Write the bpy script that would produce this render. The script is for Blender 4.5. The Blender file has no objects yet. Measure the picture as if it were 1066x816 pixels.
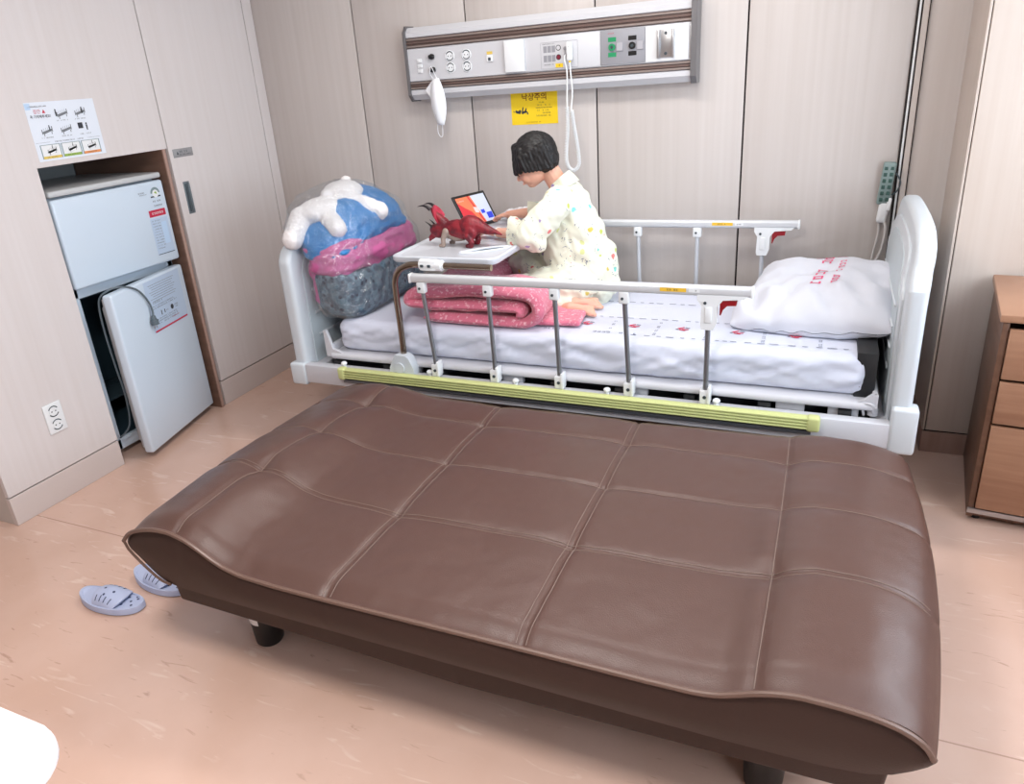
import bpy, bmesh, math, random
import numpy as np
from mathutils import Vector, Matrix, Euler, noise
PI=math.pi
scene=bpy.context.scene
COL=scene.collection
random.seed(7)
V=Vector

# ------------------------------------------------------------------ materials
def lin(c):
    out=[]
    for v in c[:3]:
        v/=255.
        out.append(v/12.92 if v<=0.04045 else ((v+0.055)/1.055)**2.4)
    return (*out,1)
MATS={}
def mat(name,rgb=(200,200,200),rough=.5,metal=0,coat=0,spec=.5,emit=None,es=1,var=None,bump=None,trans=0,sss=0,fn=None,sheen=0):
    """var=(rgb2,scale(xyz),detail,lo,hi) colour variation ; bump=(kind,scale,strength,dist)"""
    if name in MATS: return MATS[name]
    m=bpy.data.materials.new(name); m.use_nodes=True
    nt=m.node_tree; N=nt.nodes; L=nt.links
    b=N['Principled BSDF']
    b.inputs['Base Color'].default_value=lin(rgb)
    b.inputs['Roughness'].default_value=rough
    b.inputs['Metallic'].default_value=metal
    b.inputs['Coat Weight'].default_value=coat
    b.inputs['Specular IOR Level'].default_value=spec
    b.inputs['Sheen Weight'].default_value=sheen
    if trans: b.inputs['Transmission Weight'].default_value=trans
    if sss:
        b.inputs['Subsurface Weight'].default_value=sss
        b.inputs['Subsurface Radius'].default_value=(.01,.004,.002)
    if emit:
        b.inputs['Emission Color'].default_value=lin(emit); b.inputs['Emission Strength'].default_value=es
    tc=N.new('ShaderNodeTexCoord')
    if var:
        mp=N.new('ShaderNodeMapping'); mp.inputs['Scale'].default_value=var[1]
        L.new(tc.outputs['Object'],mp.inputs['Vector'])
        nz=N.new('ShaderNodeTexNoise'); nz.inputs['Scale'].default_value=1; nz.inputs['Detail'].default_value=var[2]
        L.new(mp.outputs[0],nz.inputs['Vector'])
        r=N.new('ShaderNodeMapRange'); r.inputs['From Min'].default_value=var[3]; r.inputs['From Max'].default_value=var[4]
        L.new(nz.outputs['Fac'],r.inputs['Value'])
        mx=N.new('ShaderNodeMix'); mx.data_type='RGBA'
        mx.inputs[6].default_value=lin(rgb); mx.inputs[7].default_value=lin(var[0])
        L.new(r.outputs[0],mx.inputs[0]); L.new(mx.outputs[2],b.inputs['Base Color'])
    if bump:
        if bump[0]=='v':
            t=N.new('ShaderNodeTexVoronoi'); o='Distance'
        else:
            t=N.new('ShaderNodeTexNoise'); t.inputs['Detail'].default_value=4; o='Fac'
        t.inputs['Scale'].default_value=bump[1]
        L.new(tc.outputs['Object'],t.inputs['Vector'])
        bp=N.new('ShaderNodeBump'); bp.inputs['Strength'].default_value=bump[2]; bp.inputs['Distance'].default_value=bump[3]
        L.new(t.outputs[o],bp.inputs['Height']); L.new(bp.outputs[0],b.inputs['Normal'])
    if fn: fn(m,N,L,b,tc)
    MATS[name]=m
    return m

# ------------------------------------------------------------------ mesh builder
class MB:
    def __init__(s): s.v=[]; s.f=[]; s.m=[]
    def add(s,vs,fs,m=0):
        o=len(s.v); s.v+= [tuple(v) for v in vs]; s.f+=[tuple(i+o for i in f) for f in fs]
        s.m+= (list(m) if isinstance(m,(list,tuple)) else [m]*len(fs)); return s
    def bm(s,bm,m=0,mx=None):
        bm.verts.index_update()
        vs=[(mx@v.co if mx else v.co.copy()) for v in bm.verts]
        s.add(vs,[[v.index for v in f.verts] for f in bm.faces],m); bm.free(); return s
    def box(s,c,size,m=0,rot=None,bev=.003,seg=2,taper=None):
        bm=bmesh.new(); bmesh.ops.create_cube(bm,size=1)
        for v in bm.verts:
            k=1
            if taper and v.co.z<0: k=taper
            v.co=V((v.co.x*size[0]*k,v.co.y*size[1]*k,v.co.z*size[2]))
        bev=min(bev,min(size)*.45)
        if bev>0: bmesh.ops.bevel(bm,geom=list(bm.edges),offset=bev,segments=seg,profile=.5,affect='EDGES')
        mx=Matrix.Translation(c)
        if rot is not None: mx=mx@(rot if isinstance(rot,Matrix) else Euler(rot).to_matrix()).to_4x4()
        return s.bm(bm,m,mx)
    def bx(s,x0,x1,y0,y1,z0,z1,m=0,bev=.003,seg=2):
        return s.box(((x0+x1)/2,(y0+y1)/2,(z0+z1)/2),(abs(x1-x0),abs(y1-y0),abs(z1-z0)),m,None,bev,seg)
    def tube(s,pts,r,m=0,n=10,closed=False,caps=True):
        pts=[V(p) for p in pts]; k=len(pts)
        rs=r if isinstance(r,(list,tuple)) else [r]*k
        vs=[];fs=[]
        t0=(pts[1]-pts[0]).normalized()
        up=V((0,0,1)) if abs(t0.z)<.9 else V((1,0,0))
        nrm=t0.cross(up).normalized()
        for i in range(k):
            if closed: t=(pts[(i+1)%k]-pts[i-1])
            else: t=pts[min(i+1,k-1)]-pts[max(i-1,0)]
            t.normalize()
            nrm=(nrm-t*nrm.dot(t))
            if nrm.length<1e-6: nrm=t.orthogonal()
            nrm.normalize(); b=t.cross(nrm)
            for j in range(n):
                a=2*PI*j/n
                vs.append(pts[i]+(nrm*math.cos(a)+b*math.sin(a))*rs[i])
        R=k if closed else k-1
        for i in range(R):
            for j in range(n):
                a=i*n+j;b2=i*n+(j+1)%n;c=((i+1)%k)*n+(j+1)%n;d=((i+1)%k)*n+j
                fs.append((a,b2,c,d))
        if caps and not closed:
            fs.append(tuple(range(n-1,-1,-1))); fs.append(tuple(range((k-1)*n,k*n)))
        return s.add(vs,fs,m)
    def cyl(s,a,b,r,m=0,n=20,r2=None): return s.tube([a,b],[r,r if r2 is None else r2],m,n)
    def ell(s,c,rad,m=0,rot=None,u=20,w=12):
        bm=bmesh.new(); bmesh.ops.create_uvsphere(bm,u_segments=u,v_segments=w,radius=1)
        mx=Matrix.Translation(c)@((rot if isinstance(rot,Matrix) else Euler(rot).to_matrix()).to_4x4() if rot is not None else Matrix.Identity(4))@Matrix.Diagonal((*rad,1))
        return s.bm(bm,m,mx)
    def plate(s,poly,o,ux,uy,th,m=0,off=0):
        """extrude 2D polygon placed at o with axes ux,uy ; thickness along ux x uy"""
        o=V(o);ux=V(ux);uy=V(uy);nz=ux.cross(uy).normalized()
        n=len(poly)
        A=[o+ux*p[0]+uy*p[1]+nz*off for p in poly]; B=[p+nz*th for p in A]
        fs=[tuple(range(n-1,-1,-1)),tuple(range(n,2*n))]+[(i,(i+1)%n,n+(i+1)%n,n+i) for i in range(n)]
        return s.add(A+B,fs,m)
    def lathe(s,prof,c,m=0,n=24,axis='z'):
        vs=[];fs=[];k=len(prof)
        for r,z in prof:
            for j in range(n):
                a=2*PI*j/n
                p=(r*math.cos(a),r*math.sin(a),z)
                if axis=='y': p=(p[0],-p[2],p[1])
                if axis=='x': p=(p[2],p[0],p[1])
                vs.append((c[0]+p[0],c[1]+p[1],c[2]+p[2]))
        for i in range(k-1):
            for j in range(n):
                fs.append((i*n+j,i*n+(j+1)%n,(i+1)*n+(j+1)%n,(i+1)*n+j))
        fs.append(tuple(range(n-1,-1,-1)));fs.append(tuple(range((k-1)*n,k*n)))
        return s.add(vs,fs,m)
    def grid(s,P,m=0,flip=False):
        """P[i][j] points"""
        R=len(P);C=len(P[0]); fs=[]
        for i in range(R-1):
            for j in range(C-1):
                q=(i*C+j,i*C+j+1,(i+1)*C+j+1,(i+1)*C+j)
                fs.append(q[::-1] if flip else q)
        return s.add([p for r in P for p in r],fs,m)
    def build(s,name,mats,parent=None,sharp=38,weld=False):
        off=V((0,0,0))
        if parent is not None: off=parent['_o'] if False else V(ORG[parent.name])
        me=bpy.data.meshes.new(name)
        me.from_pydata([(v[0]-off.x,v[1]-off.y,v[2]-off.z) for v in s.v],[],s.f)
        if not isinstance(mats,(list,tuple)): mats=[mats]
        for m in mats: me.materials.append(m)
        me.polygons.foreach_set('material_index',s.m)
        bm=bmesh.new(); bm.from_mesh(me)
        if weld: bmesh.ops.remove_doubles(bm,verts=bm.verts,dist=1e-5)
        bmesh.ops.recalc_face_normals(bm,faces=bm.faces)
        bm.to_mesh(me); bm.free()
        me.shade_smooth()
        if sharp: me.set_sharp_from_angle(angle=math.radians(sharp))
        me.update()
        o=bpy.data.objects.new(name,me); COL.objects.link(o)
        if parent is not None: o.parent=parent
        ORG[o.name]=tuple(off)
        return o
ORG={}
def thing(name,label,cat,loc=(0,0,0),group=None,kind=None):
    o=bpy.data.objects.new(name,None); COL.objects.link(o); o.location=loc
    o.empty_display_size=.05
    ORG[o.name]=tuple(loc)
    return tag(o,label,cat,group,kind)
def tag(o,label=None,cat=None,group=None,kind=None):
    if label:o['label']=label
    if cat:o['category']=cat
    if group:o['group']=group
    if kind:o['kind']=kind
    return o
def struct(name,mb,m,**k):
    o=mb.build(name,m,**k); o['kind']='structure'; return o

# ------------------------------------------------------------------ text and marks
def text_tris(s,size=1,align='CENTER',bold=0):
    cu=bpy.data.curves.new('t','FONT'); cu.body=s; cu.size=size; cu.align_x=align; cu.align_y='CENTER'
    cu.resolution_u=3; cu.offset=bold
    o=bpy.data.objects.new('t',cu); COL.objects.link(o)
    dg=bpy.context.evaluated_depsgraph_get(); dg.update()
    me=bpy.data.meshes.new_from_object(o.evaluated_get(dg))
    vs=[v.co.copy() for v in me.vertices]; fs=[tuple(p.vertices) for p in me.polygons]
    bpy.data.objects.remove(o); bpy.data.curves.remove(cu); bpy.data.meshes.remove(me)
    return vs,fs
def put_text(mb,s,o,ux,uy,size,m,off=.0008,bold=0,align='CENTER'):
    vs,fs=text_tris(s,size,align,bold)
    o=V(o);ux=V(ux);uy=V(uy);n=ux.cross(uy).normalized()
    mb.add([o+ux*v.x+uy*v.y+n*off for v in vs],fs,m)
def rect(mb,o,ux,uy,cx,cy,w,h,m,off=.0008,th=0):
    o=V(o);ux=V(ux);uy=V(uy);n=ux.cross(uy).normalized()
    P=[o+ux*(cx+a*w/2)+uy*(cy+b*h/2)+n*off for a,b in((-1,-1),(1,-1),(1,1),(-1,1))]
    if th:
        Q=[p+n*th for p in P]; mb.add(P+Q,[(3,2,1,0),(4,5,6,7),(0,1,5,4),(1,2,6,5),(2,3,7,6),(3,0,4,7)],m)
    else: mb.add(P,[(0,1,2,3)],m)
def poly(mb,o,ux,uy,pts,m,off=.0008):
    o=V(o);ux=V(ux);uy=V(uy);n=ux.cross(uy).normalized()
    mb.add([o+ux*x+uy*y+n*off for x,y in pts],[tuple(range(len(pts)))],m)
def scrib(mb,o,ux,uy,cx,cy,w,h,m,off=.0009,rnd=random):
    """a run of small illegible glyph strokes filling w x h"""
    n=max(1,int(w/(h*1.02))); x=cx-w/2+h/2
    for i in range(n):
        if rnd.random()<.14: x+=h; continue
        k=rnd.randint(0,3); t=h*.16
        rect(mb,o,ux,uy,x-h*.12,cy+h*.3,h*.5,t,m,off)
        if k!=1: rect(mb,o,ux,uy,x-h*.2,cy,h*.14,h*.6,m,off)
        if k!=2: rect(mb,o,ux,uy,x+h*.26,cy+h*.02,h*.14,h*.86,m,off)
        rect(mb,o,ux,uy,x-h*.04,cy-h*.34,h*.5,t,m,off)
        x+=h*1.02
def rotmx(f,u):
    """matrix whose columns are forward(x), side(y), up(z)"""
    f=V(f).normalized(); u=V(u); u=(u-f*u.dot(f)).normalized(); s=u.cross(f)
    return Matrix((f,s,u)).transposed()

# ------------------------------------------------------------------ blobs (voxel union of tapered capsules and ellipsoids)
def cap_mesh(bm,a,b,r0,r1,seg=16):
    a=V(a);b=V(b);d=b-a;L=d.length
    t=MB(); q=d.normalized() if L>1e-6 else V((0,0,1))
    pts=[];rs=[]
    for i in range(6):
        an=PI/2*(1-i/5.); pts.append(a-q*r0*math.sin(an)); rs.append(max(r0*math.cos(an),r0*.02))
    for i in range(6):
        an=PI/2*(i/5.); pts.append(b+q*r1*math.sin(an)); rs.append(max(r1*math.cos(an),r1*.02))
    # drop duplicate tangents safe
    t.tube(pts,rs,0,seg)
    return t
def blob(prims,voxel=.004,smooth=4,disp=None):
    mb=MB()
    for p in prims:
        if p[0]=='c': 
            t=cap_mesh(None,*p[1:5]); mb.add(t.v,t.f)
        elif p[0]=='e': mb.ell(p[1],p[2],0,p[3] if len(p)>3 else None,24,16)
        elif p[0]=='b': mb.box(p[1],p[2],0,p[3] if len(p)>3 else None,p[4] if len(p)>4 else .004)
        elif p[0]=='m': mb.add(p[1].v,p[1].f)
    me=bpy.data.meshes.new('b'); me.from_pydata(mb.v,[],mb.f)
    bm=bmesh.new(); bm.from_mesh(me); bmesh.ops.recalc_face_normals(bm,faces=bm.faces); bm.to_mesh(me); bm.free()
    o=bpy.data.objects.new('b',me); COL.objects.link(o)
    md=o.modifiers.new('r','REMESH'); md.mode='VOXEL'; md.voxel_size=voxel
    dg=bpy.context.evaluated_depsgraph_get(); dg.update()
    m2=bpy.data.meshes.new_from_object(o.evaluated_get(dg))
    n=len(m2.vertices); co=np.empty(n*3); m2.vertices.foreach_get('co',co); co=co.reshape(-1,3)
    ne=len(m2.edges); ed=np.empty(ne*2,dtype=np.int64); m2.edges.foreach_get('vertices',ed); ed=ed.reshape(-1,2)
    deg=np.zeros(n); np.add.at(deg,ed[:,0],1); np.add.at(deg,ed[:,1],1); deg[deg==0]=1
    for it in range(smooth):
        for w in (.5,-.52):
            s=np.zeros_like(co); np.add.at(s,ed[:,0],co[ed[:,1]]); np.add.at(s,ed[:,1],co[ed[:,0]])
            co=co+w*(s/deg[:,None]-co)
    fs=[tuple(p.vertices) for p in m2.polygons]
    out=MB()
    if disp:
        m2.vertices.foreach_set('co',co.ravel()); m2.update()
        vs=[V(c)+disp(V(c),m2.vertices[i].normal.copy()) for i,c in enumerate(co)]
    else: vs=[tuple(c) for c in co]
    out.add(vs,fs)
    bpy.data.objects.remove(o); bpy.data.meshes.remove(me); bpy.data.meshes.remove(m2)
    return out
def smoothstep(a,b,x):
    t=min(1,max(0,(x-a)/(b-a))); return t*t*(3-2*t)
def interp(xs,ys,x):
    # smooth (cosine-free Catmull) interpolation through numpy
    return float(np.interp(x,xs,ys))
def rbox(mb,c,size,r,n=(12,12,6),m=0,disp=None,rot=None):
    """rounded box made of dense grids, optional displacement fn(p_local,normal)->Vector"""
    h=[s/2 for s in size]; r=min(r,min(h)*.999)
    def ticks(H,k):
        a=[-H+r*(1-math.cos(PI/2*i/5)) for i in range(5)]
        mid=[-(H-r)+2*(H-r)*i/k for i in range(k+1)]
        return a+mid+[-x for x in a[::-1]]
    T=[ticks(h[i],n[i]) for i in range(3)]
    bm=bmesh.new()
    for ax in range(3):
        a,b=[i for i in range(3) if i!=ax]
        for sg in(-1,1):
            rows=[]
            for u in T[a]:
                row=[]
                for w in T[b]:
                    p=[0,0,0];p[ax]=sg*h[ax];p[a]=u;p[b]=w
                    q=V([max(-(h[i]-r),min(h[i]-r,p[i])) for i in range(3)])
                    d=V(p)-q; d.normalize()
                    row.append(bm.verts.new(q+d*r))
                rows.append(row)
            for i in range(len(rows)-1):
                for j in range(len(rows[0])-1):
                    try: bm.faces.new((rows[i][j],rows[i][j+1],rows[i+1][j+1],rows[i+1][j]))
                    except ValueError: pass
    bmesh.ops.remove_doubles(bm,verts=bm.verts,dist=1e-5)
    bmesh.ops.recalc_face_normals(bm,faces=bm.faces); bm.normal_update()
    if disp:
        dv=[disp(v.co,v.normal) for v in bm.verts]
        for v,d in zip(bm.verts,dv): v.co+=d
    mx=Matrix.Translation(c)
    if rot is not None: mx=mx@(rot if isinstance(rot,Matrix) else Euler(rot).to_matrix()).to_4x4()
    mb.bm(bm,m,mx)
def nz(p,s=1,o=0): return noise.noise(V((p[0]*s+o,p[1]*s+o*1.7,p[2]*s-o)))
# ================================================================== ROOM
def wood_fn(m,N,L,b,tc): pass
M_wall=mat('wall_laminate',(204,196,192),.42,var=((196,187,182),(38,38,.8),5,.3,.75),bump=('n',300,.03,.001))
M_gap=mat('dark_gap',(40,34,32),.9)
M_cab=mat('cabinet_laminate',(218,211,210),.38,var=((213,205,203),(2,40,.8),4,.3,.75))
M_cabside=mat('cabinet_side',(196,186,180),.5)
M_kick=mat('kick_laminate',(208,196,192),.4)
M_pink=mat('edge_band',(178,148,136),.5,var=((165,134,122),(30,30,3),3,.3,.7))
M_brownpanel=mat('niche_wood',(128,98,84),.55,var=((112,84,70),(6,6,30),4,.3,.7))
M_white=mat('white_plastic',(232,234,236),.35)
M_alu=mat('aluminium',(190,190,192),.3,metal=.9)
M_chrome=mat('chrome',(200,198,196),.12,metal=1)
M_black=mat('black_plastic',(18,18,20),.4)
M_ceil=mat('ceiling_paint',(238,236,232),.9)
def floor_fn(m,N,L,b,tc):
    # pale pinkish beige marbled vinyl: broad clouds, thin streaks, faint sheet joints
    def noi(sc,det,vec=None,rough=.5,dist=0):
        mp=N.new('ShaderNodeMapping'); mp.inputs['Scale'].default_value=sc; mp.inputs['Rotation'].default_value=(0,0,.35)
        L.new(tc.outputs['Object'],mp.inputs[0]); n=N.new('ShaderNodeTexNoise'); n.inputs['Scale'].default_value=1
        n.inputs['Detail'].default_value=det; n.inputs['Distortion'].default_value=dist
        L.new(mp.outputs[0],n.inputs['Vector']); return n.outputs['Fac']
    def mr(s,a,c,lo=0,hi=1):
        r=N.new('ShaderNodeMapRange'); r.inputs[1].default_value=a; r.inputs[2].default_value=c; r.inputs[3].default_value=lo; r.inputs[4].default_value=hi; L.new(s,r.inputs[0]); return r.outputs[0]
    def mix(f,a,c):
        x=N.new('ShaderNodeMix'); x.data_type='RGBA'; L.new(f,x.inputs[0])
        for v,i in((a,6),(c,7)):
            if isinstance(v,tuple): x.inputs[i].default_value=lin(v)
            else: L.new(v,x.inputs[i])
        return x.outputs[2]
    c=mix(mr(noi((3,3,3),4),.35,.65),(222,188,172),(214,178,160))
    c=mix(mr(noi((5,26,5),6,dist=1.2),.62,.72,0,.75),c,(234,210,196))
    c=mix(mr(noi((7,34,7),5,dist=1.5),.66,.74,0,.7),c,(186,148,130))
    # joints
    sp=N.new('ShaderNodeSeparateXYZ'); L.new(tc.outputs['Object'],sp.inputs[0])
    def joint(axis,at,w):
        a=N.new('ShaderNodeMath'); a.operation='SUBTRACT'; L.new(sp.outputs[axis],a.inputs[0]); a.inputs[1].default_value=at
        d=N.new('ShaderNodeMath'); d.operation='ABSOLUTE'; L.new(a.outputs[0],d.inputs[0])
        e=N.new('ShaderNodeMath'); e.operation='LESS_THAN'; L.new(d.outputs[0],e.inputs[0]); e.inputs[1].default_value=w
        f=N.new('ShaderNodeMath'); f.operation='MULTIPLY'; L.new(e.outputs[0],f.inputs[0]); f.inputs[1].default_value=.55
        return f.outputs[0]
    for ax,at in((1,1.515),(1,-.3),):
        c=mix(joint(ax,at,.0022),c,(150,108,88))
    L.new(c,b.inputs['Base Color'])
M_floor=mat('vinyl_floor',(205,165,148),.26,coat=.25,fn=floor_fn,bump=('n',40,.05,.001))
M_glassy=None
X0,X1,Y0,Y1,H=-3.45,1.12,-3.2,3.336,2.42
struct('floor',MB().bx(X0-.1,X1+.1,Y0-.1,Y1+.1,-.1,0,bev=0),M_floor)
struct('ceiling',MB().bx(X0-.1,X1+.1,Y0-.1,Y1+.1,H,H+.1,bev=0),M_ceil)
# back wall: laminate panels with open dark joints
w=MB(); w.bx(X0-.1,X1+.1,Y1+.012,Y1+.12,0,H,1,0)
seams=[-2.79,-2.180,-1.578,-.969,-.346,.268,.9,X1+.1]
for a,b_ in zip(seams[:-1],seams[1:]):
    w.bx(a+.0035,b_-.0035,Y1,Y1+.013,0.10,H,0,.002,2)
    w.bx(a+.001,b_-.001,Y1+.004,Y1+.013,0,.096,0,.001,1)
struct('wall_back',w,[M_wall,M_gap])
struct('wall_left',MB().bx(X0-.1,X0,Y0,Y1,0,H,0,0),M_wall)
struct('wall_front',MB().bx(X0,X1,Y0-.1,Y0,0,H,0,0),M_wall)
# right wall with the window opening
wy0,wy1,wz0,wz1=-.6,2.93,.82,2.2
r=MB(); r.bx(X1,X1+.12,Y0,Y1,0,wz0,0,0); r.bx(X1,X1+.12,Y0,Y1,wz1,H,0,0); r.bx(X1,X1+.12,Y0,wy0,wz0,wz1,0,0); r.bx(X1,X1+.12,wy1,Y1,wz0,wz1,0,0)
struct('wall_right',r,M_wall)
fr=MB()
for y in (wy0+.02,(wy0*2+wy1)/3,(wy0+2*wy1)/3,wy1-.02): fr.bx(X1+.03,X1+.09,y-.025,y+.025,wz0,wz1,0,.003)
for z in (wz0+.02,wz1-.02): fr.bx(X1+.028,X1+.092,wy0,wy1,z-.025,z+.025,0,.003)
fr.bx(X1-.05,X1+.03,wy0-.03,wy1+.03,wz0-.03,wz0,0,.004)
wf=struct('window_1',fr,M_white)
def glass_fn(m,N,L,b,tc):
    t=N.new('ShaderNodeBsdfTransparent'); g=N.new('ShaderNodeBsdfGlossy'); g.inputs['Roughness'].default_value=.02
    x=N.new('ShaderNodeMixShader'); x.inputs[0].default_value=.06
    L.new(t.outputs[0],x.inputs[1]);L.new(g.outputs[0],x.inputs[2]); L.new(x.outputs[0],N['Material Output'].inputs['Surface'])
M_pane=mat('window_glass',fn=glass_fn)
ORG['window_1']=(0,0,0)
MB().bx(X1+.058,X1+.062,wy0,wy1,wz0,wz1,0,0).build('window_pane',M_pane,wf)
# aluminium corner trim on the back wall beside the bed head
t=MB()
t.bx(.236,.243,Y1-.012,Y1+.001,0,H,1,.001,1); t.bx(.243,.250,Y1-.02,Y1+.001,0,H,0,.002,1); t.bx(.250,.256,Y1-.012,Y1+.001,0,H,1,.001,1)
t.bx(.256,.276,Y1-.016,Y1+.001,0,H,2,.002,1); t.bx(.276,.280,Y1-.008,Y1+.001,0,H,1,.001,1)
struct('trim_1',t,[M_white,M_gap,M_cabside])
# column that stands out from the back wall beside the window
c=MB(); c.bx(.418,X1,2.984,Y1-.001,0,H,1,0)
c.bx(.413,.421,2.976,Y1-.002,.094,H,0,.001,1); c.bx(.424,X1-.002,2.976,2.986,.094,H,0,.002,1); c.bx(.413,X1-.002,2.976,2.99,0,.087,2,.002,1); c.bx(.413,.421,2.98,Y1-.002,0,.087,2,.001,1)
M_col=mat('column_laminate',(196,182,172),.3,var=((189,173,162),(38,38,.8),5,.3,.75))
struct('wall_column',c,[M_col,M_gap,M_pink])
# filler strip between wardrobe and back wall
XF=-2.778
struct('trim_2',MB().bx(XF-.02,XF,3.268,Y1-.001,0,H,0,.0015,1),M_cab)

# ================================================================== BUILT-IN CABINETS
cab=thing('built_in_cabinet','pale laminate cabinet surrounding the refrigerator niche, with a poster on its upper panel','cabinet',(XF,1.437,0))
f=MB()
f.bx(XF-.02,XF,1.437,1.944,.124,H,0,.0015,1)
f.bx(XF-.02,XF,1.944,2.589,1.291,H,0,.0015,1)
# merge look: bridge
f.bx(XF-.016,XF-.0002,1.94,1.948,1.2915,H-.002,0,0)
f.build('front_panel',M_cab,cab)
MB().bx(XF-.67,XF-.02,1.439,1.457,0,H,0,.001,1).build('end_panel',M_cabside,cab)
MB().bx(XF-.025,XF-.001,1.437,1.944,0,.118,0,.0015,1).build('kickboard',M_kick,cab)
k=MB(); k.bx(XF-.60,XF-.02,1.926,1.943,0,1.31,0,.001,1); k.bx(XF-.60,XF-.02,1.944,2.556,1.292,1.31,0,.001,1)
k.build('niche_lining',M_cabside,cab)
M_greyback=mat('niche_back',(128,132,134),.6)
MB().bx(XF-.625,XF-.605,1.944,2.556,0,1.31,0,.001,1).build('niche_back_panel',M_greyback,cab)
k=MB(); k.bx(XF-.60,XF-.002,2.556,2.574,0,1.29,0,.001,1)
k.build('niche_side_panel',M_brownpanel,cab)
MB().bx(XF-.02,XF+.001,2.560,2.576,0,1.291,0,.001,1).build('edge_band',M_pink,cab)

war=thing('wardrobe','tall pale laminate wardrobe with a grey handle and lock plate, left of the bed','wardrobe',(XF,2.59,0))
MB().bx(XF-.02,XF,2.594,3.262,.135,H,0,.0015,1).build('door',M_cab,war)
MB().bx(XF-.67,XF-.022,2.578,2.59,0,H,0,.001,1).build('side_panel',M_pink,war)
k=MB(); k.bx(XF-.03,XF-.003,2.592,3.27,0,.128,0,.0015,1); k.build('kickboard',M_kick,war)
M_greyh=mat('grey_handle',(112,122,128),.35,metal=.3)
M_greyd=mat('grey_handle_dark',(62,72,78),.4)
h=MB(); h.bx(XF-.004,XF+.002,2.634,2.672,.985,1.135,0,.002,2); h.bx(XF,XF+.0026,2.640,2.652,.995,1.125,1,.001,1); h.bx(XF,XF+.010,2.655,2.667,.99,1.13,0,.004,2)
h.build('handle',[M_greyh,M_greyd],war)
h=MB(); h.bx(XF,XF+.003,2.615,2.735,1.246,1.284,0,.002,2)
UX=(0,1,0);UZ=(0,0,1)
# on the left wall the face normal is +x : ux x uy must be +x  -> ux=+y, uy=+z
poly(h,(XF+.003,2.64,1.265),UX,UZ,[(-.006,-.006),(.006,-.006),(0,.008)],1)
scrib(h,(XF+.003,2.675,1.270),UX,UZ,.01,0,.07,.010,1); scrib(h,(XF+.003,2.675,1.257),UX,UZ,.01,0,.07,.006,1)
h.build('lock_plate',[mat('lock_plate_grey',(165,165,168),.35,metal=.4),M_greyd],war)

# power outlet
o=thing('wall_outlet','white double wall socket low on the cabinet front panel','socket',(XF,1.704,.35))
def socket(mb,c,ux,uy,n,r,mw,md):
    c=V(c);ux=V(ux);uy=V(uy);n=V(n)
    def disc(rad,o1,o2,m,k=22):
        P=[c+n*o1+(ux*math.cos(2*PI*i/k)+uy*math.sin(2*PI*i/k))*rad for i in range(k)]
        Q=[c+n*o2+(ux*math.cos(2*PI*i/k)+uy*math.sin(2*PI*i/k))*rad for i in range(k)]
        mb.add(P+Q,[tuple(range(k,2*k))]+[(i,(i+1)%k,k+(i+1)%k,k+i) for i in range(k)],m)
    # ring, dark recess ring arcs, pin holes
    for a0,a1 in((.5,2.64),(3.64,5.78)):
        k=10; A=[a0+(a1-a0)*i/k for i in range(k+1)]
        P=[c+n*.0012+(ux*math.cos(a)+uy*math.sin(a))*r for a in A]+[c+n*.0012+(ux*math.cos(a)+uy*math.sin(a))*r*.82 for a in A[::-1]]
        mb.add(P,[tuple(range(len(P)))],md)
    disc(r*.78,0,.0018,mw)
    for s in(-1,1): 
        k=8; mb.add([c+n*.0022+ux*s*r*.36+(ux*math.cos(2*PI*i/k)+uy*math.sin(2*PI*i/k))*r*.13 for i in range(k)],[tuple(range(k))],md)
p=MB(); p.bx(XF,XF+.008,1.665,1.743,.283,.408,0,.004,3)
p.build('cover_plate',M_white,o)
for z in(.317,.374):
    q=MB(); socket(q,(XF+.008,1.704,z),UX,UZ,(1,0,0),.023,0,1); q.build('socket',[M_white,M_greyd],o)

# bed-safety poster above the niche
M_paper=mat('poster_paper',(226,232,242),.45); M_ink=mat('ink_dark',(52,54,62),.6); M_inkg=mat('ink_grey',(120,124,130),.6)
M_red=mat('ink_red',(196,40,70),.5); M_yel=mat('ink_yellow',(226,196,96),.5); M_grn=mat('ink_green',(150,180,80),.5); M_org=mat('ink_orange',(232,150,90),.5); M_teal=mat('ink_bluegrey',(128,148,152),.5); M_lblue=mat('ink_lightblue',(190,214,240),.5)
po=MB(); PX=XF+.001
po.bx(XF,PX,1.962,2.265,1.312,1.527,0,0)
O=(PX,1.962,1.312)
PM=[M_paper,M_ink,M_inkg,M_red,M_yel,M_grn,M_org,M_teal,M_lblue,M_white]
rect(po,O,UX,UZ,.012,.2,.022,.022,8)
scrib(po,O,UX,UZ,.055,.200,.075,.004,1)
put_text(po,'잠깐',V(O)+V((0,.045,.180)),UX,UZ,.017,3)
poly(po,O,UX,UZ,[(.066,.174),(.080,.174),(.073,.188)],3)
put_text(po,'꼭 기억해주세요!',V(O)+V((0,.055,.162)),UX,UZ,.0125,1,bold=.0002)
def bedpic(mb,cx,cy,s,m):
    poly(mb,O,UX,UZ,[(cx-s,cy-.2*s),(cx+.9*s,cy+.25*s),(cx+s,cy-.1*s),(cx-.8*s,cy-.6*s)],m)
    rect(mb,O,UX,UZ,cx-s,cy-.2*s,.16*s,.8*s,m); rect(mb,O,UX,UZ,cx+s,cy+.2*s,.16*s,.9*s,m)
    rect(mb,O,UX,UZ,cx-.7*s,cy-.75*s,.14*s,.4*s,m); rect(mb,O,UX,UZ,cx+.8*s,cy-.45*s,.14*s,.4*s,m)
    for i in range(4): rect(mb,O,UX,UZ,cx-.6*s+i*.4*s,cy+.12*s+i*.08*s,.05*s,.5*s,m)
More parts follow.
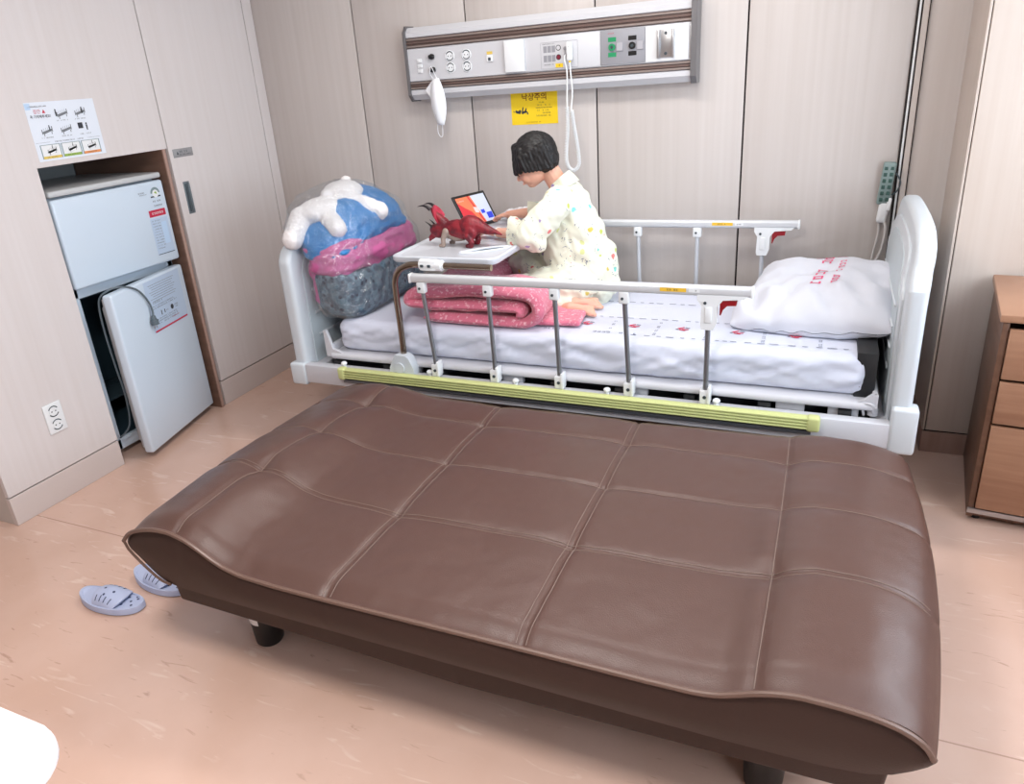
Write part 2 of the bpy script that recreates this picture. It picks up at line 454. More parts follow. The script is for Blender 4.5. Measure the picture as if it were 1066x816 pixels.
def man(mb,cx,cy,s,m):
    k=10; poly(mb,O,UX,UZ,[(cx+s*.22*math.cos(2*PI*i/k),cy+s*.75+s*.22*math.sin(2*PI*i/k)) for i in range(k)],m)
    poly(mb,O,UX,UZ,[(cx-.22*s,cy+.5*s),(cx+.22*s,cy+.5*s),(cx+.16*s,cy-.7*s),(cx-.16*s,cy-.7*s)],m)
cells=[(.145,.165),(.225,.165),(.062,.107),(.145,.107),(.232,.107)]
for i,(cx,cy) in enumerate(cells):
    if i<4: bedpic(po,cx+.004,cy+.004,.022,2)
    scrib(po,O,UX,UZ,cx,cy-.022,.055,.0045,1)
man(po,.122,.170,.016,1); man(po,.238,.172,.015,1); man(po,.078,.118,.012,1)
rect(po,O,UX,UZ,.215,.117,.022,.022,1); man(po,.243,.110,.017,1)
rect(po,O,UX,UZ,.050,.186+.012,.08,.0012,2)
scrib(po,O,UX,UZ,.150,.068,.13,.0055,1); rect(po,O,UX,UZ,.035,.0685,.06,.0008,2); rect(po,O,UX,UZ,.262,.0685,.06,.0008,2)
for i,(cx,cm) in enumerate(((.06,4),(.15,5),(.24,6))):
    rect(po,O,UX,UZ,cx,.034,.086,.052,7,.0006); rect(po,O,UX,UZ,cx,.036,.078,.044,9,.0008); rect(po,O,UX,UZ,cx,.013,.078,.0095,cm,.0009)
    bedpic(po,cx+.004,.038,.018,2); scrib(po,O,UX,UZ,cx,.013,.05,.0045,1,.0011); man(po,cx+.008,.048,.009,1)
pt=po.build('safety_poster',PM); tag(pt,'printed bed safety notice with small bed drawings above the refrigerator niche','poster')

# ================================================================== REFRIGERATOR
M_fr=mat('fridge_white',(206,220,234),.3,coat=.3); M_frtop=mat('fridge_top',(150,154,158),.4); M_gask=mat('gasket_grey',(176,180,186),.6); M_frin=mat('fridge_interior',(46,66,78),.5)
fx=-2.80
fg=thing('refrigerator','small white two-door refrigerator standing in the cabinet niche, lower door ajar','refrigerator',(fx-.25,2.25,0))
b=MB()
# body as shell: sides, back, shelf, bottom, so that the lower compartment is a real cavity
bx0,bx1=fx-.50,fx-.055
b.bx(bx0,bx1,1.975,2.016,.03,1.165,0,.006); b.bx(bx0,bx1,2.500,2.535,.03,1.165,0,.006); b.bx(bx0,bx0+.03,1.975,2.535,.03,1.165,0,.003)
b.bx(bx0,bx1,1.975,2.535,.745,.80,0,.006); b.bx(bx0,bx1,1.975,2.535,.03,.085,0,.006); b.bx(bx0,bx1,1.975,2.535,1.13,1.165,0,.004)
b.build('body',M_fr,fg)
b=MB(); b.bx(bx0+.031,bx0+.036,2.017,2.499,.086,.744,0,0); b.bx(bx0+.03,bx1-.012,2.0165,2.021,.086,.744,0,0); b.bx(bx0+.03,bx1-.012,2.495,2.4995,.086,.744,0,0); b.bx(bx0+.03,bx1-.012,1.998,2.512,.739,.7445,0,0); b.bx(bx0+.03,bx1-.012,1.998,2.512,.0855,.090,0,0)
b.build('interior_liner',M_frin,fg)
b=MB()
b.bx(bx0+.04,bx1-.16,2.022,2.494,.20,.206,0,.001)
b.build('shelf',mat('shelf_dark',(70,88,98),.25),fg)
b=MB(); b.bx(bx0-.01,fx-.001,1.972,2.538,1.172,1.196,0,.008,3); b.build('top_lid',mat('fridge_lid',(196,198,200),.35),fg)
MB().bx(fx-.055,fx-.048,1.985,2.525,.80,1.155,0,.001).build('door_gasket',M_gask,fg)
d=MB(); d.bx(fx-.047,fx,1.972,2.538,.795,1.163,0,.011,4)
SX=fx
def st(y,z): return (SX,y,z)
O2=(SX,0,0)
for (cy,cz,w_,h_,m) in((2.480,1.095,.056,.006,1),(2.468,1.023,.094,.030,2),(2.468,.918,.100,.165,3)): rect(d,O2,UX,UZ,cy,cz,w_,h_,m)
k=16
poly(d,O2,UX,UZ,[(2.482+.026*math.cos(PI*i/k),1.110+.026*math.sin(PI*i/k)) for i in range(k+1)],4); poly(d,O2,UX,UZ,[(2.482+.017*math.cos(2*PI*i/k),1.108+.017*math.sin(2*PI*i/k)) for i in range(k)],5,.0012)
poly(d,O2,UX,UZ,[(2.474,1.112),(2.487,1.118),(2.490,1.104)],6,.0015); scrib(d,O2,UX,UZ,2.41,1.120,.045,.006,1,.0012); scrib(d,O2,UX,UZ,2.41,1.111,.045,.004,1,.0012)
scrib(d,O2,UX,UZ,2.482,1.075,.05,.008,1); scrib(d,O2,UX,UZ,2.482,1.055,.05,.008,1); scrib(d,O2,UX,UZ,2.470,1.023,.07,.011,5,.0013)
for i in range(11): scrib(d,O2,UX,UZ,2.452,.990-i*.0125,.05,.0045,1,.0012)
rect(d,O2,UX,UZ,2.49,.93,.03,.1,7,.0012); rect(d,O2,UX,UZ,2.468,.838,.095,.003,1,.0012)
d.build('freezer_door',[M_fr,M_ink,M_red,mat('sticker_blue',(188,206,228),.4),M_teal,M_white,M_grn,M_lblue],fg)
# lower door, hinged at the far side and standing ajar (14.3 degrees)
ang=-math.radians(14.3)
hinge=V((fx,2.535,0)); dd=V((math.sin(-ang),-math.cos(ang),0)) # from hinge to free edge
nn=V((math.cos(ang),-math.sin(ang)*-1,0)); nn=V((-dd.y,dd.x,0)); 
if nn.x<0: nn=-nn
W=.535
rm=Matrix((nn,-dd,V((0,0,1)))).transposed()
def dp(a,n,z): return hinge+dd*a+nn*n+V((0,0,z))
d=MB(); d.box(dp(W/2,-.0225,.4),(.045,W,.735),0,rm,.011,4)
Od=dp(W,0,0); uy_=V(-dd)
# big energy label on the door front
rect(d,Od,uy_,UZ,.355,.640,.275,.235,1)
rect(d,Od,uy_,UZ,.355,.529,.262,.008,2,.0012)
for i in range(8): rect(d,Od,uy_,UZ,.345,.735-i*.0105,.20-(i%3)*.02,.0018,3,.0012)
scrib(d,Od,uy_,UZ,.29,.655,.09,.009,4,.0012); scrib(d,Od,uy_,UZ,.33,.640,.17,.006,4,.0012); scrib(d,Od,uy_,UZ,.34,.630,.19,.006,4,.0012)
poly(d,Od,uy_,UZ,[(.385+.012*math.cos(2*PI*i/12),.602+.012*math.sin(2*PI*i/12)) for i in range(12)],4,.0012); scrib(d,Od,uy_,UZ,.42,.605,.035,.007,4,.0012); scrib(d,Od,uy_,UZ,.42,.595,.035,.007,4,.0012)
rect(d,Od,uy_,UZ,.30,.600,.006,.022,4,.0012);rect(d,Od,uy_,UZ,.325,.600,.006,.018,4,.0012); scrib(d,Od,uy_,UZ,.345,.600,.02,.006,4,.0012)
for i in range(3): scrib(d,Od,uy_,UZ,.34,.578-i*.010,.16,.006,4,.0012)
scrib(d,Od,uy_,UZ,.40,.556,.06,.006,2,.0012)
ld=d.build('lower_door',[M_fr,mat('sticker_blue'),M_red,M_inkg,M_ink],fg)
d=MB(); d.box(dp(W/2,-.053,.4),(.016,W-.03,.70),0,rm,.006,2); d.box(dp(W/2,-.075,.39),(.032,W-.075,.64),0,rm,.012,3); d.build('door_lining',M_gask,ld)
b=MB()
for y in (2.01,2.49):
    for x in(bx0+.05,bx1-.05): b=MB(); b.cyl((x,y,0),(x,y,.031),.016,0,14); b.build('foot',M_black,fg)
pass
# the unplugged cord hanging over the open door
cd=MB()
pts=[dp(.325,.018,.610),dp(.318,.016,.635),dp(.325,.012,.68),dp(.36,.008,.735),dp(.41,.006,.768),dp(.455,-.01,.782),dp(.49,-.04,.778),dp(.515,-.075,.74),dp(.52,-.085,.62),dp(.515,-.085,.45),dp(.50,-.09,.30),dp(.50,-.11,.16),dp(.52,-.16,.10)]
# catmull smoothing
def smooth(pts,k=6,closed=False):
    P=[V(p) for p in pts]; n=len(P); out=[]
    for i in range(n if closed else n-1):
        if closed: a,b,c,d_=P[i-1],P[i],P[(i+1)%n],P[(i+2)%n]
        else: a,b,c,d_=P[max(i-1,0)],P[i],P[i+1],P[min(i+2,n-1)]
        for j in range(k):
            t=j/k
            out.append(.5*((2*b)+(c-a)*t+(2*a-5*b+4*c-d_)*t*t+(3*b-a-3*c+d_)*t**3))
    if not closed: out.append(P[-1])
    return out
cd.tube(smooth(pts,7),.0042,0,8)
cc=thing('power_cord','grey refrigerator cord with its plug hanging over the open lower door','cord',tuple(dp(.5,0,0)))
M_cord=mat('cord_grey',(92,104,112),.5)
cd.build('cable',M_cord,cc)
pg=MB(); a=dp(.325,.018,.612); pg.cyl(a,a+V((0,0,-.02)),.009,0,14,.013); pg.cyl(a+V((0,0,-.02)),a+V((0,0,-.040)),.017,0,18); 
for s in(-1,1): pg.cyl(a+dd*s*.0095+V((0,0,-.039)),a+dd*s*.0095+V((0,0,-.058)),.0024,1,8)
pg.build('plug',[M_cord,M_alu],cc)
# ================================================================== BED-HEAD SERVICE UNIT ON THE BACK WALL
WX=(1,0,0)
M_hw=mat('unit_white',(206,206,210),.35); M_hwb=mat('unit_brown',(112,92,86),.4,metal=.2); M_hwb2=mat('unit_brown_light',(150,136,130),.35,metal=.2); M_cap=mat('unit_endcap',(120,118,120),.35,metal=.4)
M_gasgrey=mat('gas_panel_grey',(150,150,156),.4); M_gasgreen=mat('gas_green',(30,140,90),.5)
hu=thing('service_panel','long white and brown medical service panel with sockets, high on the wall above the bed','wall panel',(-1.19,3.336,1.42))
YF=3.252
pf=[(0,1.408),(-.062,1.408),(-.084,1.432),(-.084,1.452),(-.076,1.454),(-.076,1.490),(-.084,1.492),(-.084,1.630),(-.076,1.632),(-.076,1.678),(-.084,1.680),(-.084,1.700),(-.064,1.722),(0,1.722)]
b=MB(); b.plate([(y,z) for y,z in pf],(-1.85,3.336,0),(0,1,0),(0,0,1),1.30,0); b.build('housing',M_hw,hu,sharp=25)
for z0,z1 in((1.455,1.489),(1.633,1.677)):
    b=MB(); n=3
    b.bx(-1.849,-.551,YF+.004,YF+.012,z0,z1,0,.0008,1)
    for i in range(n):
        zz=z0+(z1-z0)*(i+.5)/n; b.bx(-1.849,-.551,YF-.003,YF+.006,zz-.004,zz+.004,1 if i%2==0 else 0,.0015,1)
    b.build('rail_strip',[M_hwb,M_hwb2],hu)
for x0,x1 in((-1.862,-1.848),(-.552,-.528)):
    b=MB(); bmx=[( .002,1.402),(-.068,1.402),(-.092,1.43),(-.092,1.702),(-.068,1.730),(.002-.002,1.730)]
    b.plate(bmx,(x0,3.336,0),(0,1,0),(0,0,1),x1-x0,0); b.build('end_cap',M_cap,hu,sharp=25)
b=MB(); b.bx(-.557,-.548,YF-.006,YF,1.50,1.62,0,.002); b.build('end_highlight',M_alu,hu)
def OW(x,z,y=YF): return V((x,y,z))
b=MB()
for z in(1.578,1.556,1.534): b.bx(-1.80,-1.775,YF-.006,YF,z-.008,z+.008,0,.002)
b.build('switch_buttons',M_white,hu)
for z in(1.591,1.535):
    b=MB(); b.cyl((-1.72,YF-.010,z),(-1.72,YF,z),.012,0,16); b.ell((-1.72,YF-.012,z),(.016,.008,.011),0); b.build('hook_knob',M_black,hu)
for x in(-1.630,-1.546):
    for z in(1.587,1.538):
        b=MB(); b.lathe([(.0235,0),(.0235,.003),(.021,.004),(.019,-.001),(.001,-.001)],(x,YF,z),0,24,'y'); socket(b,(x,YF-.0006,z),WX,UZ,(0,-1,0),.020,0,1); b.build('socket',[M_white,M_greyd],hu)
b=MB(); b.bx(-1.446,-1.416,YF-.006,YF,1.548,1.578,0,.002); b.bx(-1.437,-1.425,YF-.0075,YF-.005,1.553,1.566,1,0); rect(b,OW(-1.431,1.585),WX,UZ,0,0,.028,.012,2,.001); b.build('network_jack',[M_white,M_greyd,M_yel],hu)
b=MB(); b.bx(-1.353,-1.262,YF-.022,YF,1.497,1.628,0,.004); b.build('blank_cover',M_white,hu)
b=MB(); b.bx(-1.262,-.924,YF-.003,YF,1.495,1.628,0,.001); 
OO=OW(0,0,YF-.003)
rect(b,OO,WX,UZ,-1.188,1.552,.0012,.10,2); rect(b,OO,WX,UZ,-1.105,1.604,.166,.0012,2);rect(b,OO,WX,UZ,-1.022,1.552,.0012,.10,2);rect(b,OO,WX,UZ,-1.105,1.5,.166,.0012,2)
for z in(1.577,1.540):
    for i in range(3): rect(b,OO,WX,UZ,-1.168+i*.019,z,.016,.026,2)
scrib(b,OO,WX,UZ,-1.15,1.598,.06,.005,1); scrib(b,OO,WX,UZ,-1.15,1.516,.05,.005,1)
for z,mi in((1.580,1),(1.543,3)):
    poly(b,OO,WX,UZ,[(-1.108+.0115*math.cos(2*PI*i/16),z+.0115*math.sin(2*PI*i/16)) for i in range(16)],1); poly(b,OO,WX,UZ,[(-1.108+.0085*math.cos(2*PI*i/16),z+.0085*math.sin(2*PI*i/16)) for i in range(16)],0 if mi==1 else 3,.0013)
rect(b,OO,WX,UZ,-1.106,1.510,.034,.016,4); scrib(b,OO,WX,UZ,-1.106,1.510,.024,.008,1,.0012)
b.cyl((-1.075,YF-.012,1.575),(-1.075,YF-.003,1.575),.008,2,12); b.cyl((-1.075,YF-.014,1.55),(-1.075,YF-.003,1.55),.006,2,12)
b.build('call_panel',[M_hw,M_ink,M_gasgrey,mat('button_dark_red',(120,30,50),.4),mat('label_yellow',(240,200,40),.5)],hu)
b=MB(); b.bx(-.922,-.735,YF-.006,YF,1.496,1.629,0,.002); OG=OW(0,0,YF-.006)
for x,m in((-.872,1),(-.787,2)):
    for z in(1.592,1.534): rect(b,OG,WX,UZ,x,z,.034,.017,m)
    b.cyl((x,YF-.014,1.563),(x,YF-.005,1.563),.014,m,20); b.cyl((x,YF-.016,1.563),(x,YF-.013,1.563),.006,3,12)
    b.bx(x+.018,x+.046,YF-.009,YF-.005,1.545,1.581,0,.001); rect(b,OG,WX,UZ,x+.032,1.563,.024,.030,4,.0042)
scrib(b,OG,WX,UZ,-.875,1.615,.04,.005,5)
b.build('gas_outlet_panel',[M_gasgrey,M_gasgreen,M_black,M_greyd,mat('gas_button',(172,170,176),.4),M_red],hu)
b=MB(); b.bx(-.733,-.562,YF-.004,YF,1.495,1.628,0,.001); b.build('bracket_plate',M_white,hu)
b=MB(); b.bx(-.682,-.618,YF-.010,YF-.003,1.508,1.612,0,.001); b.bx(-.684,-.674,YF-.024,YF-.003,1.506,1.614,0,.002); b.bx(-.626,-.616,YF-.024,YF-.003,1.506,1.614,0,.002)
for z in(1.522,1.598): b.cyl((-.650,YF-.014,z),(-.650,YF-.008,z),.006,1,12)
b.build('rail_bracket',[M_alu,M_greyd],hu)

# nurse-call handset and its coiled cord
nc=thing('nurse_call_handset','white nurse-call handset with a long coiled white cord looping down the wall','handset',(-1.05,YF-.03,1.56))
b=MB(); b.box((-1.052,YF-.024,1.562),(.024,.022,.075),0,(0.05,0,0),.007,3); b.cyl((-1.052,YF-.036,1.585),(-1.052,YF-.033,1.585),.005,1,12); b.build('handset_body',[M_white,M_greyd],nc)
yc=YF-.024
b=MB(); b.tube(smooth([(-1.075,YF-.012,1.55),(-1.072,yc-.01,1.53),(-1.066,yc,1.48),(-1.069,yc,1.40),(-1.071,yc,1.34)],6),.0032,0,8)
b.tube(smooth([(-1.052,yc,1.525),(-1.050,yc,1.48),(-1.045,yc,1.40),(-1.052,yc,1.335),(-1.050,yc,1.325)],6),.0032,0,8)
path=smooth([(-1.071,yc,1.34),(-1.072,yc,1.25),(-1.082,yc,1.15),(-1.080,yc,1.105),(-1.068,yc,1.080),(-1.050,yc,1.072),(-1.032,yc,1.083),(-1.024,yc,1.11),(-1.030,yc,1.18),(-1.042,yc,1.26),(-1.050,yc,1.325)],12)
L=[0]
for a,c in zip(path[:-1],path[1:]): L.append(L[-1]+(c-a).length)
tot=L[-1]; turns=int(tot/.0062); N_=turns*9
hel=[]
arr=np.array([tuple(p) for p in path])
for i in range(N_+1):
    s_=tot*i/N_; p=V([float(np.interp(s_,L,arr[:,k])) for k in range(3)]); q=V([float(np.interp(min(s_+.002,tot),L,arr[:,k])) for k in range(3)]); q2=V([float(np.interp(max(s_-.002,0),L,arr[:,k])) for k in range(3)])
    t=(q-q2).normalized(); n1=V((0,1,0)); n2=t.cross(n1).normalized(); a=2*PI*turns*i/N_
    hel.append(p+(n1*math.cos(a)+n2*math.sin(a))*.0072)
b.tube(hel,.0023,0,5)
b.build('coiled_cord',M_white,nc)
b=MB(); b.cyl((-1.052,yc,1.527),(-1.052,yc,1.518),.005,0,10); b.build('strain_relief',mat('label_yellow'),nc)

# face mask hanging from the lower knob
mk=MB(); rows=[]
for i in range(25):
    v=i/24.; hw=.038*(math.sin(PI*(.10+.80*v)))**.8
    row=[]
    for j in range(13):
        u=j/6.-1
        row.append(V((-1.695+u*hw-.006*(v-.5),YF-.030-.024*(1-u*u)*math.sin(PI*v)**.5,1.292+.205*v)))
    rows.append(row)
back=[[p+V((0,.004,0)) for p in r_] for r_ in rows]
mk.grid(rows); mk.grid(back,flip=True)
R_=len(rows);C_=13
def rim(mb,A,B):
    ring=[A[0][j] for j in range(C_)]+[A[i][-1] for i in range(1,R_)]+[A[-1][j] for j in range(C_-2,-1,-1)]+[A[i][0] for i in range(R_-2,0,-1)]
    ring2=[B[0][j] for j in range(C_)]+[B[i][-1] for i in range(1,R_)]+[B[-1][j] for j in range(C_-2,-1,-1)]+[B[i][0] for i in range(R_-2,0,-1)]
    k=len(ring); mb.add(ring+ring2,[(i,(i+1)%k,k+(i+1)%k,k+i) for i in range(k)])
rim(mk,rows,back)
M_mask=mat('mask_cloth',(240,242,246),.8,bump=('n',60,.15,.002))
ms=thing('face_mask','folded white face mask hanging by its strap from the service panel','face mask',(-1.71,YF-.03,1.5))
mk.build('mask_body',M_mask,ms)
w2=MB(); w2.add([V((-1.715,YF-.012,1.50)),V((-1.765,YF-.010,1.450)),V((-1.748,YF-.012,1.425)),V((-1.728,YF-.014,1.40))]+[V((-1.715,YF-.016,1.50)),V((-1.765,YF-.014,1.450)),V((-1.748,YF-.016,1.425)),V((-1.728,YF-.018,1.40))],[(0,1,2,3),(7,6,5,4),(0,4,5,1),(1,5,6,2),(2,6,7,3),(3,7,4,0)]); w2.build('folded_wing',M_mask,ms)
w2=MB()
w2.tube(smooth([(-1.712,YF-.02,1.492),(-1.724,YF-.03,1.52),(-1.722,YF-.022,1.549),(-1.712,YF-.03,1.545),(-1.702,YF-.03,1.52),(-1.690,YF-.03,1.496)],6),.0016,0,6); w2.build('ear_loop',M_mask,ms); w2=MB()
w2.tube(smooth([(-1.715,YF-.02,1.297),(-1.717,YF-.02,1.262),(-1.706,YF-.02,1.240),(-1.694,YF-.02,1.246),(-1.690,YF-.02,1.297)],6),.0016,0,6)
w2.build('ear_loop',M_mask,ms)

# yellow fall-warning notice
yp=MB(); ya=Y1-.0012
yp.bx(-1.377,-1.151,ya,Y1,1.268,1.406,0,0); YO=(0,ya,0)
put_text(yp,'낙상주의',(-1.262,ya,1.385),WX,UZ,.034,2,bold=.0006)
def P2(l): return [(-1.335+x*.001,1.325+y*.001) for x,y in l]
for pts in ([(-24,0),(-20,8),(-8,4),(4,-2),(2,-10),(-16,-6)],[(-8,4),(2,10),(8,2),(4,-4)],[(8,-8),(12,14),(18,22),(20,18),(16,2),(30,4),(40,-2),(42,-14),(36,-12),(34,-4),(18,-8),(16,-12)],[(22,0),(30,16),(34,12),(30,0)],[(-26,2),(-32,6),(-30,-4)]):
    poly(yp,YO,WX,UZ,P2(pts),1)
rnd=random.Random(4)
for i,(cx,w_) in enumerate(((-1.225,.03),(-1.22,.075),(-1.212,.09),(-1.222,.07),(-1.205,.04),(-1.222,.08))): scrib(yp,YO,WX,UZ,cx,1.362-i*.0115,w_,.0065,1)
scrib(yp,YO,WX,UZ,-1.265,1.278,.09,.005,2)
ypo=yp.build('warning_notice',[mat('notice_yellow',(244,208,30),.5),M_ink,mat('notice_brown',(140,90,20),.5)]); tag(ypo,'yellow printed fall-warning notice stuck on the wall above the child','notice')

# ================================================================== HOSPITAL BED
M_bed=mat('bed_white',(204,210,216),.32); M_bedf=mat('bed_frame_paint',(200,200,206),.4); M_bedrec=mat('bed_recess',(186,196,202),.4)
M_dark=mat('bed_mechanism',(26,27,30),.5); M_bumper=mat('bumper_lime',(198,203,138),.5); M_post=mat('post_steel',(150,154,160),.28,metal=.8); M_railal=mat('rail_aluminium',(214,216,220),.35,metal=.25); M_redl=mat('latch_red',(140,14,26),.4)
bed=thing('hospital_bed','white hospital bed with folding side rails and a lime bumper strip, against the back wall','bed',(-.87,2.8,0))
def slab(mb,out,x0,x1,m=0,bev=.01,seg=3):
    """outline in (y,z), thickness along x"""
    bm=bmesh.new(); vs=[bm.verts.new((x0,y,z)) for y,z in out]; f=bm.faces.new(vs)
    r_=bmesh.ops.extrude_face_region(bm,geom=[f]); nv=[e for e in r_['geom'] if isinstance(e,bmesh.types.BMVert)]
    bmesh.ops.translate(bm,verts=nv,vec=(x1-x0,0,0))
    ed=[e for e in bm.edges if abs(e.verts[0].co.x-e.verts[1].co.x)<1e-6]
    bmesh.ops.bevel(bm,geom=ed,offset=bev,segments=seg,profile=.5,affect='EDGES')
    mb.bm(bm,m)
def sym(half): return half+[(5.6-y,z) for y,z in half[::-1]]
def sm2(pts,k=6): return [(p.x,p.y) for p in smooth([(a,b,0) for a,b in pts],k)]
headh=sm2([(2.338,.34),(2.338,.60),(2.338,.80),(2.342,.832),(2.362,.858),(2.395,.880),(2.420,.915),(2.455,.952),(2.53,.980),(2.66,.990),(2.80,.992)],5)
hb=sym(headh[:-1])
def lean(mb):
    mb.v=[(v[0]+.014*smoothstep(.80,.93,v[2]),v[1],v[2]) for v in mb.v]
b=MB(); slab(b,hb,.236,.292,0,.018,4)
lean(b)
o=b.build('headboard',M_bed,bed,sharp=50)
inn=[(2.8+(y-2.8)*.84,.36+(z-.36)*.90) for y,z in hb]
b=MB(); slab(b,inn,.228,.240,0,.004,2); slab(b,[(2.8+(y-2.8)*.88,.36+(z-.36)*.93) for y,z in inn],.224,.232,1,.003,2)
for i in range(4): b.bx(.219,.226,2.50,3.10,.52+i*.07,.528+i*.07,0,.003)
lean(b)
b.build('headboard_inset',[M_bed,M_bedrec],bed)
footh=sm2([(2.338,.34),(2.338,.60),(2.338,.80),(2.345,.855),(2.375,.895),(2.42,.908),(2.60,.912),(2.80,.912)],5)
fb=sym(footh[:-1])
b=MB(); slab(b,fb,-2.052,-1.990,0,.020,4)
b.build('footboard',M_bed,bed,sharp=50)
inn=[(2.8+(y-2.8)*.84,.36+(z-.36)*.90) for y,z in fb]
b=MB(); slab(b,inn,-1.994,-1.986,0,.003,2)
for z in(.50,.60,.70,.79): b.bx(-1.987,-1.981,2.45,3.15,z-.006,z+.006,1,.003)
b.build('footboard_inset',[M_bedrec,M_bed],bed)
for (x0,x1) in((.236,.312),(-2.072,-1.992)):
    for yy in(2.322,3.238):
        b=MB(); b.bx(x0,x1,yy,yy+.062,.305,.462 if x0>0 else .405,0,.012,3); b.build('corner_block',M_bed,bed)
b=MB()
for y0 in(2.328,3.232): b.bx(-1.995,.24,y0,y0+.044,.318,.402,0,.006,2)
b.bx(-1.99,-1.94,2.36,3.24,.318,.385,0,.005); b.bx(.19,.24,2.36,3.24,.318,.385,0,.005)
b.build('frame',M_bedf,bed)
b=MB()
for y in(2.50,2.8,3.10): b.bx(-1.95,.20,y-.03,y+.03,.325,.375,0,.003)
for i in range(9): 
    x=-1.85+i*.245; b.bx(x-.02,x+.02,2.375,3.23,.38,.415,0,.003)
b.bx(-1.94,.19,2.38,3.22,.300,.322,0,.002)
b.bx(.13,.19,2.42,3.2,.40,.60,0,.004)
b.build('mechanism',M_dark,bed)
b=MB()
for x in(-1.55,-1.1,-.62,-.1,.06):
    b=MB(); b.bx(x,x+.09,2.395,2.42,.385,.418,0,.003); b.build('support_lug',M_bedf,bed)
b=MB(); b.cyl((.19,2.40,.40),(.19,2.40,.425),.016,0,14); b.tube(smooth([(.165,2.39,.40),(.16,2.38,.44),(.185,2.37,.445),(.19,2.385,.41)],5),.004,0,8)
b.build('end_eyelet',M_bedf,bed)
# mattress tray with upturned ends
b=MB(); rbox(b,(-.845,2.80,.434),(2.08,.86,.028),.014,(6,4,2))
b.bx(-1.905,-1.885,2.38,3.22,.43,.475,0,.006)
for y in(2.378,3.206): b.plate([(0,.43),(.13,.43),(.035,.465),(.012,.545),(0,.545)],(-1.905,y+.016,0),(1,0,0),(0,0,1),.016,0)
for y in(2.378,3.206): b.plate([(0,.43),(-.10,.43),(-.04,.455),(-.018,.475),(0,.475)][::-1],(.200,y+.016,0),(1,0,0),(0,0,1),.016,0)
b.bx(.184,.200,2.38,3.22,.43,.475,0,.006)
b.build('mattress_tray',M_bedf,bed)
# lime bumper with ridges
b=MB(); b.bx(-1.79,.015,2.305,2.33,.366,.410,0,.004)
for i in range(4): b.bx(-1.79,.012,2.298,2.31,.370+i*.0105,.3765+i*.0105,0,.002)
b.bx(-1.805,-1.77,2.296,2.332,.362,.414,0,.009,3); b.bx(0.0,.040,2.296,2.332,.362,.414,0,.009,3)
b.build('bumper_strip',M_bumper,bed)
b=MB(); b.bx(-1.79,.015,2.312,2.328,.345,.360,0,.002); b.build('bumper_channel',mat('channel_grey',(96,98,104),.4,metal=.5),bed)
for x in(-1.80,-1.39,-1.02,-.665,-.285):
    b=MB(); b.cyl((x,2.348,.40),(x,2.348,.412),.008,0,12); b.ell((x,2.348,.417),(.013,.013,.009),0,None,14,8); b.build('rail_knob',M_white,bed)
# swing-arm housing
b=MB(); b.plate([(-.055,0),(.055,0),(.055,.03),(.035,.075),(.02,.085),(-.025,.085),(-.04,.06),(-.055,.03)],(-1.508,2.375,.398),(1,0,0),(0,0,1),.045,0); b.cyl((-1.515,2.329,.43),(-1.515,2.324,.43),.022,0,18); b.build('arm_housing',M_bed,bed)
